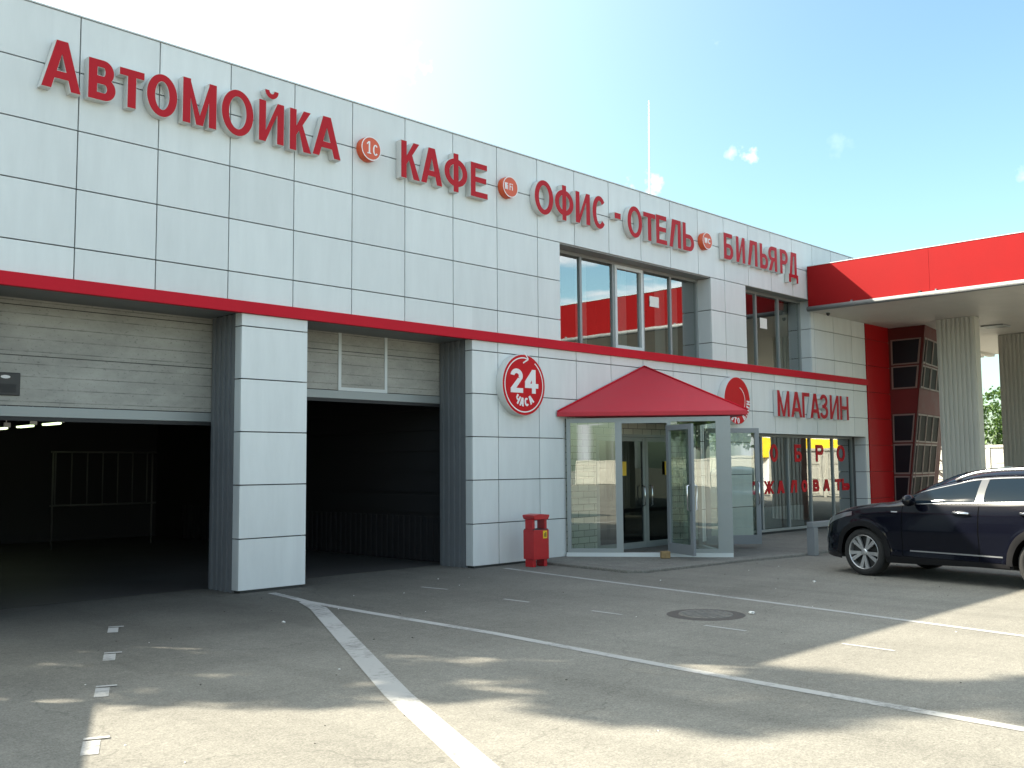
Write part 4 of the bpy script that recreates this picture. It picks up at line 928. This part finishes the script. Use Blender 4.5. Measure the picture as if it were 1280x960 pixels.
for s in (1, -1):
    def mirror(o):
        if s < 0:
            me = o.data
            for v_ in me.vertices: v_.co.y *= -1
            me.flip_normals()
        return o
    zdlo = lambda X: max(.335, arch(X, .46))
    for nm, xa, xb, hx in (('front', .66, -.475, -.24), ('rear', -.49, -1.42, -1.18)):
        d = mirror(patch('door', m_carpaint, sidepatch(xa, xb, zdlo, lambda X: interp(ZB, X)-.012, .005), 30, 14))
        # shut line gaps
        g_ = mirror(patch('shut_line', m_gap, sidepatch(xb-.012, xb-.001, lambda X: max(.335, arch(X, .46)), lambda X: interp(ZB, X)-.01, .003), 1, 12, d))
        if nm == 'front': mirror(patch('shut_line', m_gap, sidepatch(xa+.001, xa+.012, .335, lambda X: interp(ZB, X)-.01, .003), 1, 12, d))
        hb = MB(); zc_ = .965 if nm == 'front' else .985
        yy = body_y(hx, zc_)
        hb.tube([(hx+.125, yy, zc_-.004), (hx+.11, yy+.035, zc_), (hx, yy+.048, zc_+.004), (hx-.11, yy+.035, zc_), (hx-.125, yy, zc_-.004)], [.012, .018, .019, .018, .012], 10); mirror(hb.build('handle', m_chrome, d))
        hb = MB(); hb.lathe([(.001, 0), (.055, 0)], Matrix.Translation((hx, yy+.0075, zc_-.005)) @ Matrix.Diagonal((1.6, 1, .75, 1)) @ Matrix.Rotation(R(-90), 4, 'X'), 18); mirror(hb.build('handle_recess', m_rubber, d))
        lo = (lambda X: .09)
        if nm == 'front': w = patch('side_window', m_carglass, greenpatch(.60, -.42, .10, .86, .006), 24, 8, d)
        else: w = patch('side_window', m_carglass, greenpatch(-.53, -1.36, .10, .86, .006), 20, 8, d)
        mirror(w)
    mirror(patch('quarter_window', m_carglass, greenpatch(-1.43, -1.86, .12, lambda X: max(.13, .84-(.0 if X > -1.6 else (X+1.6)*-1.6)), .006), 10, 6))
    mirror(patch('window_pillar', m_bpil, greenpatch(-.42, -.53, .09, .88, .010), 3, 6))
    mirror(patch('belt_strip', m_strip, greenpatch(.62, -1.75, .055, .09, .012), 30, 1))
    mirror(patch('window_trim', m_strip, greenpatch(.45, -1.75, .875, .905, .011), 30, 1))
    mirror(patch('sill_trim', m_trim, sidepatch(.93, -.90, lambda X: sill(X)+.002, .325, .008), 20, 3))
    mirror(patch('chrome_sill', m_strip, sidepatch(.55, -.80, .405, .423, .007), 16, 1))
    mirror(patch('fender_badge', m_chrome, sidepatch(.84, .74, .945, .96, .006), 3, 1))
    for w in WH:      # arch cladding
        def fn(u, v, w=w):
            a = pi*(u*1.06-.03); r_ = RA-.004+.085*v; X = w+r_*cos(a); z = max(.2, WZ+r_*sin(a)); return Vector((X, body_y(X, z)+.013, z))
        mirror(patch('arch_trim', m_trim, fn, 36, 2))
        def fn2(u, v, w=w):
            a = pi*(u*1.06-.03); X = w+(RA-.004)*cos(a); z = max(.2, WZ+(RA-.004)*sin(a)); y = body_y(X, z)+.009; return Vector((X, lerp(y, .60, v), z))
        mirror(patch('wheel_well', m_gap, fn2, 36, 1))
    # headlamp
    mirror(patch('headlight', m_hlight, lambda u, v: (lambda X: Vector((X, body_y(X, lerp(interp(ZB, X)-.115+.035*u, interp(ZB, X)-.02, v))+.007, lerp(interp(ZB, X)-.115+.035*u, interp(ZB, X)-.02, v))))(lerp(2.10, 1.52, u)), 16, 5))
    mirror(patch('fog_lamp', m_hlight, sidepatch(2.13, 2.03, .43, .52, .008), 4, 3))
    # mirror housing
    hb = MB(); mt = Matrix.Translation((.47, 1.0, 1.125)) @ Matrix.Diagonal((.075, .125, .082, 1)) @ Matrix.Rotation(R(8), 4, 'Z'); n_ = 10
    prof = [(sin(pi*k/n_)*(1.0), -cos(pi*k/n_)) for k in range(n_+1)]; hb.lathe(prof, mt, 16); mi_ = mirror(hb.build('wing_mirror', m_carpaint, CAR))
    hb = MB(); hb.box(.44, .50, .86, .95, 1.07, 1.10); mirror(hb.build('mirror_arm', m_trim, mi_))
    # roof rails
    hb = MB(); pts = [(x_, interp(YU, x_)-.02, interp(ZU, x_)+.035+.05*sin(pi*min(1, max(0, (.0-x_)/1.8)))**.4-.012) for x_ in [-.02-.0925*k for k in range(20)]]; hb.tube(pts, [.016]+[.022]*18+[.016], 8); mirror(hb.build('roof_rail', m_railm, CAR))
# windscreen, grille, bumper, rear glass
def ws(u, v):
    yf = lerp(-1, 1, v); rr = 1-abs(yf)*.95; X = lerp(.93, .14, u)-.0
    X = X-(1-rr)*.35*(1-u*.3); p = roofp(X, rr, .006); return Vector((p.x, math.copysign(p.y, yf), p.z))
patch('windscreen', m_carglass, ws, 12, 18)
fr = lambda za, zb_, hw, off: (lambda u, v: Vector((2.20+off, lerp(-hw, hw, u), lerp(za, zb_, v))))
patch('grille', m_rubber, fr(.47, .60, .42, .006), 4, 2); patch('grille_bar', m_chrome, fr(.60, .62, .40, .008), 4, 1); patch('air_intake', m_trim, fr(.31, .42, .46, .006), 4, 2)
# wheels
def wheel(w, s):
    t = MB(); yo = .895*s
    mt = Matrix.Translation((w, yo, WZ)) @ Matrix.Rotation(R(-90*s), 4, 'X')
    t.lathe([(.243, -.03), (.256, -.004), (.29, .002), (.325, -.012), (.342, -.03), (.345, -.06), (.345, -.19), (.335, -.215), (.24, -.22)], mt, 48); wo = t.build('wheel', m_tyre, CAR)
    t = MB(); t.lathe([(.250, -.012), (.249, -.004), (.243, -.006), (.236, -.03), (.232, -.13)], mt, 48)
    for k in range(5):
        for dd in (-.16, .16):
            a0, a1 = 2*pi*k/5+pi/2+dd*.55, 2*pi*k/5+pi/2+dd*1.35
            pts = []
            for r_, wd_, aa in ((.045, .017, a0), (.236, .029, a1)):
                c = Vector((cos(aa)*r_, sin(aa)*r_)); nn = Vector((-sin(aa), cos(aa)))*wd_; pts.append((c-nn, c+nn))
            h0, h1 = -.028, -.012
            v_ = [Vector((*pts[0][0], h0)), Vector((*pts[0][1], h0)), Vector((*pts[1][1], h1)), Vector((*pts[1][0], h1))]; v_ += [p-Vector((0, 0, .03)) for p in v_]
            t.add([mt @ p for p in v_], [(0, 1, 2, 3), (4, 7, 6, 5), (0, 4, 5, 1), (1, 5, 6, 2), (2, 6, 7, 3), (3, 7, 4, 0)])
    t.lathe([(.001, -.018), (.035, -.018), (.05, -.024), (.05, -.05)], mt, 20)
    t.build('rim', m_rim, wo)
    t = MB(); t.lathe([(.001, -.085), (.234, -.085)], mt, 32); t.build('brake_disc', m_rimdark, wo)
for w in WH:
    for s in (1, -1): wheel(w, s)

# ------------------------------------------------------------------ trees
def tree(label, loc, h, crown, nleaf, leaf=.16, trunk_r=.16, seed=1, group=None, dens=7):
    """crown: list of (dx,dy,z,rx,ry,rz) lobes"""
    rd = random.Random(seed); t = thing('tree', label, 'tree', loc, 0, group)
    tb = MB(); top = max(c[2] for c in crown)
    tp = [(0, 0, -.1), (.05, .03, h*.2), (rd.uniform(-.15, .15), .1, h*.45), (rd.uniform(-.3, .3), rd.uniform(-.2, .2), top)]
    tb.tube(tp, [trunk_r*1.25, trunk_r, trunk_r*.7, trunk_r*.2], 9)
    for c in crown:
        e = Vector(c[:3]); st = Vector((.02, .03, h*rd.uniform(.22, .42))); md = (st+e)/2+Vector((rd.uniform(-.3, .3), rd.uniform(-.3, .3), -.25)); tb.tube([st, md, e], [trunk_r*.5, trunk_r*.33, trunk_r*.1], 6)
    tb.build('trunk', m_bark, t)
    cb = MB(); tot = sum(c[3]*c[4]*c[5] for c in crown)
    for c in crown:
        nn = int(nleaf*c[3]*c[4]*c[5]/tot); ncl = max(5, nn//46)
        for _ in range(ncl):
            while True:
                q = Vector((rd.uniform(-1, 1), rd.uniform(-1, 1), rd.uniform(-1, 1)))
                if .25 < q.length < 1: break
            q = q*(.55+.5*rd.random()); cc = Vector((c[0]+q.x*c[3], c[1]+q.y*c[4], c[2]+q.z*c[5])); cr = rd.uniform(.25, .55)*min(1, c[3]*.6)
            for _ in range(46):
                d = Vector((rd.gauss(0, 1), rd.gauss(0, 1), rd.gauss(0, .8)))*cr*.62; p = cc+d
                a = Vector((rd.uniform(-1, 1), rd.uniform(-1, 1), rd.uniform(-1, .4))).normalized(); u = a.orthogonal().normalized(); w_ = a.cross(u); l = leaf*rd.uniform(.6, 1.25)
                an = rd.uniform(0, 6.28); u2 = u*cos(an)+w_*sin(an); w2 = a.cross(u2)
                cb.add([p-u2*l*.5, p+w2*l*.28, p+u2*l*.5, p-w2*l*.28+a*l*.08], [(0, 1, 2, 3)])
    cb.build('crown', m_leaf, t, fix=False); return t
# row left of the building: out of the frame, their shade falls across the car park
G1 = 'trees beside the left end of the building'
tree('leafy tree beside the left end of the building, shortest of the row', (-4.0, 4.9, 0), 8.6, [(0, 0, 5.6, 1.6, 1.4, 1.7), (.3, .2, 7.4, 1.2, 1.1, 1.1), (-.8, -.4, 4.6, 1.3, 1.3, 1.3)], 11000, .20, .15, 3, G1)
tree('narrow poplar beside the left end of the building, lower of two', (-2.25, 4.6, 0), 12.2, [(0, 0, 5.0, .8, 1.1, 2.2), (0, 0, 7.8, .72, .95, 1.7), (.05, .1, 9.9, .62, .8, 1.2), (.15, 0, 11.3, .5, .6, .8)], 9500, .2, .17, 5, G1)
tree('narrow poplar beside the left end of the building, taller of two', (-1.35, 4.9, 0), 15.2, [(0, 0, 6.0, .8, 1.1, 2.2), (0, 0, 9.0, .75, .95, 1.8), (.0, .1, 11.6, .72, .9, 1.4), (0, 0, 13.3, .6, .7, .9), (-.15, 0, 14.7, .4, .4, .5)], 11000, .2, .19, 9, G1)
tree('leaning tree by the left end of the building, high crown over bare trunk', (-1.75, 5.6, 0), 14.6, [(-1.0, 0, 12.7, .75, .7, .55), (-.55, .1, 13.7, .8, .7, .5), (-1.35, -.1, 13.4, .5, .6, .4), (-.9, 0, 15.0, .7, .6, .45)], 3400, .2, .10, 31, G1)
# unseen shed added left of the frame to cast a straight shadow edge
t = thing('shadow_shed', 'unseen grey shed added left of the car park for its shadow', 'shed', (.95, -1.6, 0), R(-24.5))
b = MB(); b.box(-3, 0, -5.5, 0, 0, 2.9); b.build('shed_wall', m_shed, t)
b = MB(); b.box(-3.1, .04, -5.6, .06, 2.9, 3.0); b.build('shed_roof', m_corr, t)

# ------------------------------------------------------------------ behind the columns
def fence(name, label, p, q, h, n):
    p, q = Vector(p), Vector(q); d = q-p; t = thing(name, label, 'fence', p, math.atan2(d.y, d.x)); L_ = d.length; s = L_/n
    for k in range(n):
        b = MB(); b.box(k*s+.08, (k+1)*s-.08, -.05, .05, .05, h)
        for r_ in range(3): b.box(k*s+.25, (k+1)*s-.25, .05, .075, .15+r_*h*.32, .1+(r_+.85)*h*.32)
        b.build('fence_panel', m_concfence, t, bevel=.02)
    for k in range(n+1):
        b = MB(); b.box(k*s-.075, k*s+.075, -.08, .08, 0, h+.0); b.build('fence_post', m_concfence, t)
    b = MB(); b.box(0, L_, -.1, .1, h+.001, h+.12); b.build('fence_coping', m_concfence, t)
fence('concrete_fence', 'sunlit pale concrete panel fence between the two columns', (46, -14, 0), (46, 22, 0), 2.3, 12)
tree('green tree behind the concrete fence, between the columns', (50.5, 4.1, 0), 5.4, [(0, 0, 3.2, 1.9, 1.9, 1.5), (.4, .6, 4.4, 1.3, 1.3, .9), (-.7, -.9, 3.0, 1.3, 1.3, 1.3), (0, 2.6, 3.6, 1.6, 1.6, 1.6)], 7000, .2, .15, 21, 'trees behind the concrete fence')
tree('dark bushy tree behind the concrete fence, hidden mostly by the columns', (49.5, 8.5, 0), 6, [(0, 0, 3.6, 2.0, 2.0, 1.9), (.5, .2, 4.9, 1.3, 1.3, 1.1)], 4500, .22, .15, 22, 'trees behind the concrete fence')
# steel stair between bay and column
t = thing('steel_stair', 'rusty steel stair rails leaning beyond the ribbed column', 'stair', (36, 3.2, 0), R(-70))
b = MB()
for k in range(9): b.box(k*.28, k*.28+.26, -.5, .5, 2.0-k*.22, 2.04-k*.22)
b.build('tread', m_iron, t)
b = MB()
for s in (-.5, .5):
    b.tube([(0, s, 2.9), (2.5, s, .95)], .03); b.tube([(0, s, 2.45), (2.5, s, .5)], .025); b.tube([(0, s, 1.95), (2.5, s, 0)], .05)
    for k in range(5): b.tube([(k*.6, s, 1.95-k*.47), (k*.6, s, 2.9-k*.468)], .025)
b.build('stair_rail', m_iron, t)

# ------------------------------------------------------------------ far side of the car park, mirrored in the glass
fence('concrete_fence', 'long pale concrete fence across the car park opposite the building', (-45, -37, 0), (30, -37, 0), 2.0, 25)
for k, (x, y, h) in enumerate([(-34, -42, 9), (-25, -43, 8), (-16, -41.5, 10), (-6, -43, 8.5), (4, -42, 9.5), (15, -43, 8), (25, -42, 9)]):
    tree('broad tree behind the fence opposite, number counted from the west' if 0 else ['tall', 'small', 'tallest', 'rounded', 'spreading', 'low', 'easternmost'][k]+' green tree behind the fence across the car park', (x, y, 0), h, [(0, 0, h*.55, 3.2, 3.0, h*.3), (1.2, .5, h*.75, 2.0, 2.0, h*.2), (-1.6, -.3, h*.5, 2.2, 2.2, h*.25)], 2600, .5, .25, 40+k, 'trees across the car park')

# litter specks and pebbles on the asphalt
rd = random.Random(4); b = MB()
for _ in range(110):
    x, y = rd.uniform(1.5, 16), rd.uniform(-10.5, -.6)
    if (12 < x) and y > -3: continue
    s = rd.choice([.004, .005, .006, .008]); a = rd.random()*6; mt = Matrix.Translation((x, y, s*.3)) @ Matrix.Rotation(a, 4, 'Z'); b.box(-s, s, -s*.7, s*.6, -s*.3, s*.5, rd.choice([0, 0, 1]), mt)
o = b.build('pebbles', [m_iron, m_litter]); o['kind'] = 'stuff'
for k, (x, y, s, lab) in enumerate([(9.72, -5.93, .035, 'crumpled white paper scrap at the manhole rim'), (2.05, -4.9, .03, 'white paper scrap in the shade near the left frame edge'), (5.9, -2.55, .02, 'tiny white scrap on the shaded asphalt left of the long line'), (12.9, -5.0, .025, 'white scrap on the asphalt between manhole and car')]):
    bm = bmesh.new(); bmesh.ops.create_icosphere(bm, subdivisions=2, radius=s)
    for v_ in bm.verts: v_.co *= .7+.6*noise.noise(v_.co*40+Vector((k, 0, 0)))**2*3; v_.co.z *= .6
    me = bpy.data.meshes.new('paper_scrap'); bm.to_mesh(me); bm.free(); me.materials.append(m_litter); o = bpy.data.objects.new('paper_scrap', me); COL.objects.link(o); o.location = (x, y, s*.45); tag(o, lab, 'litter')
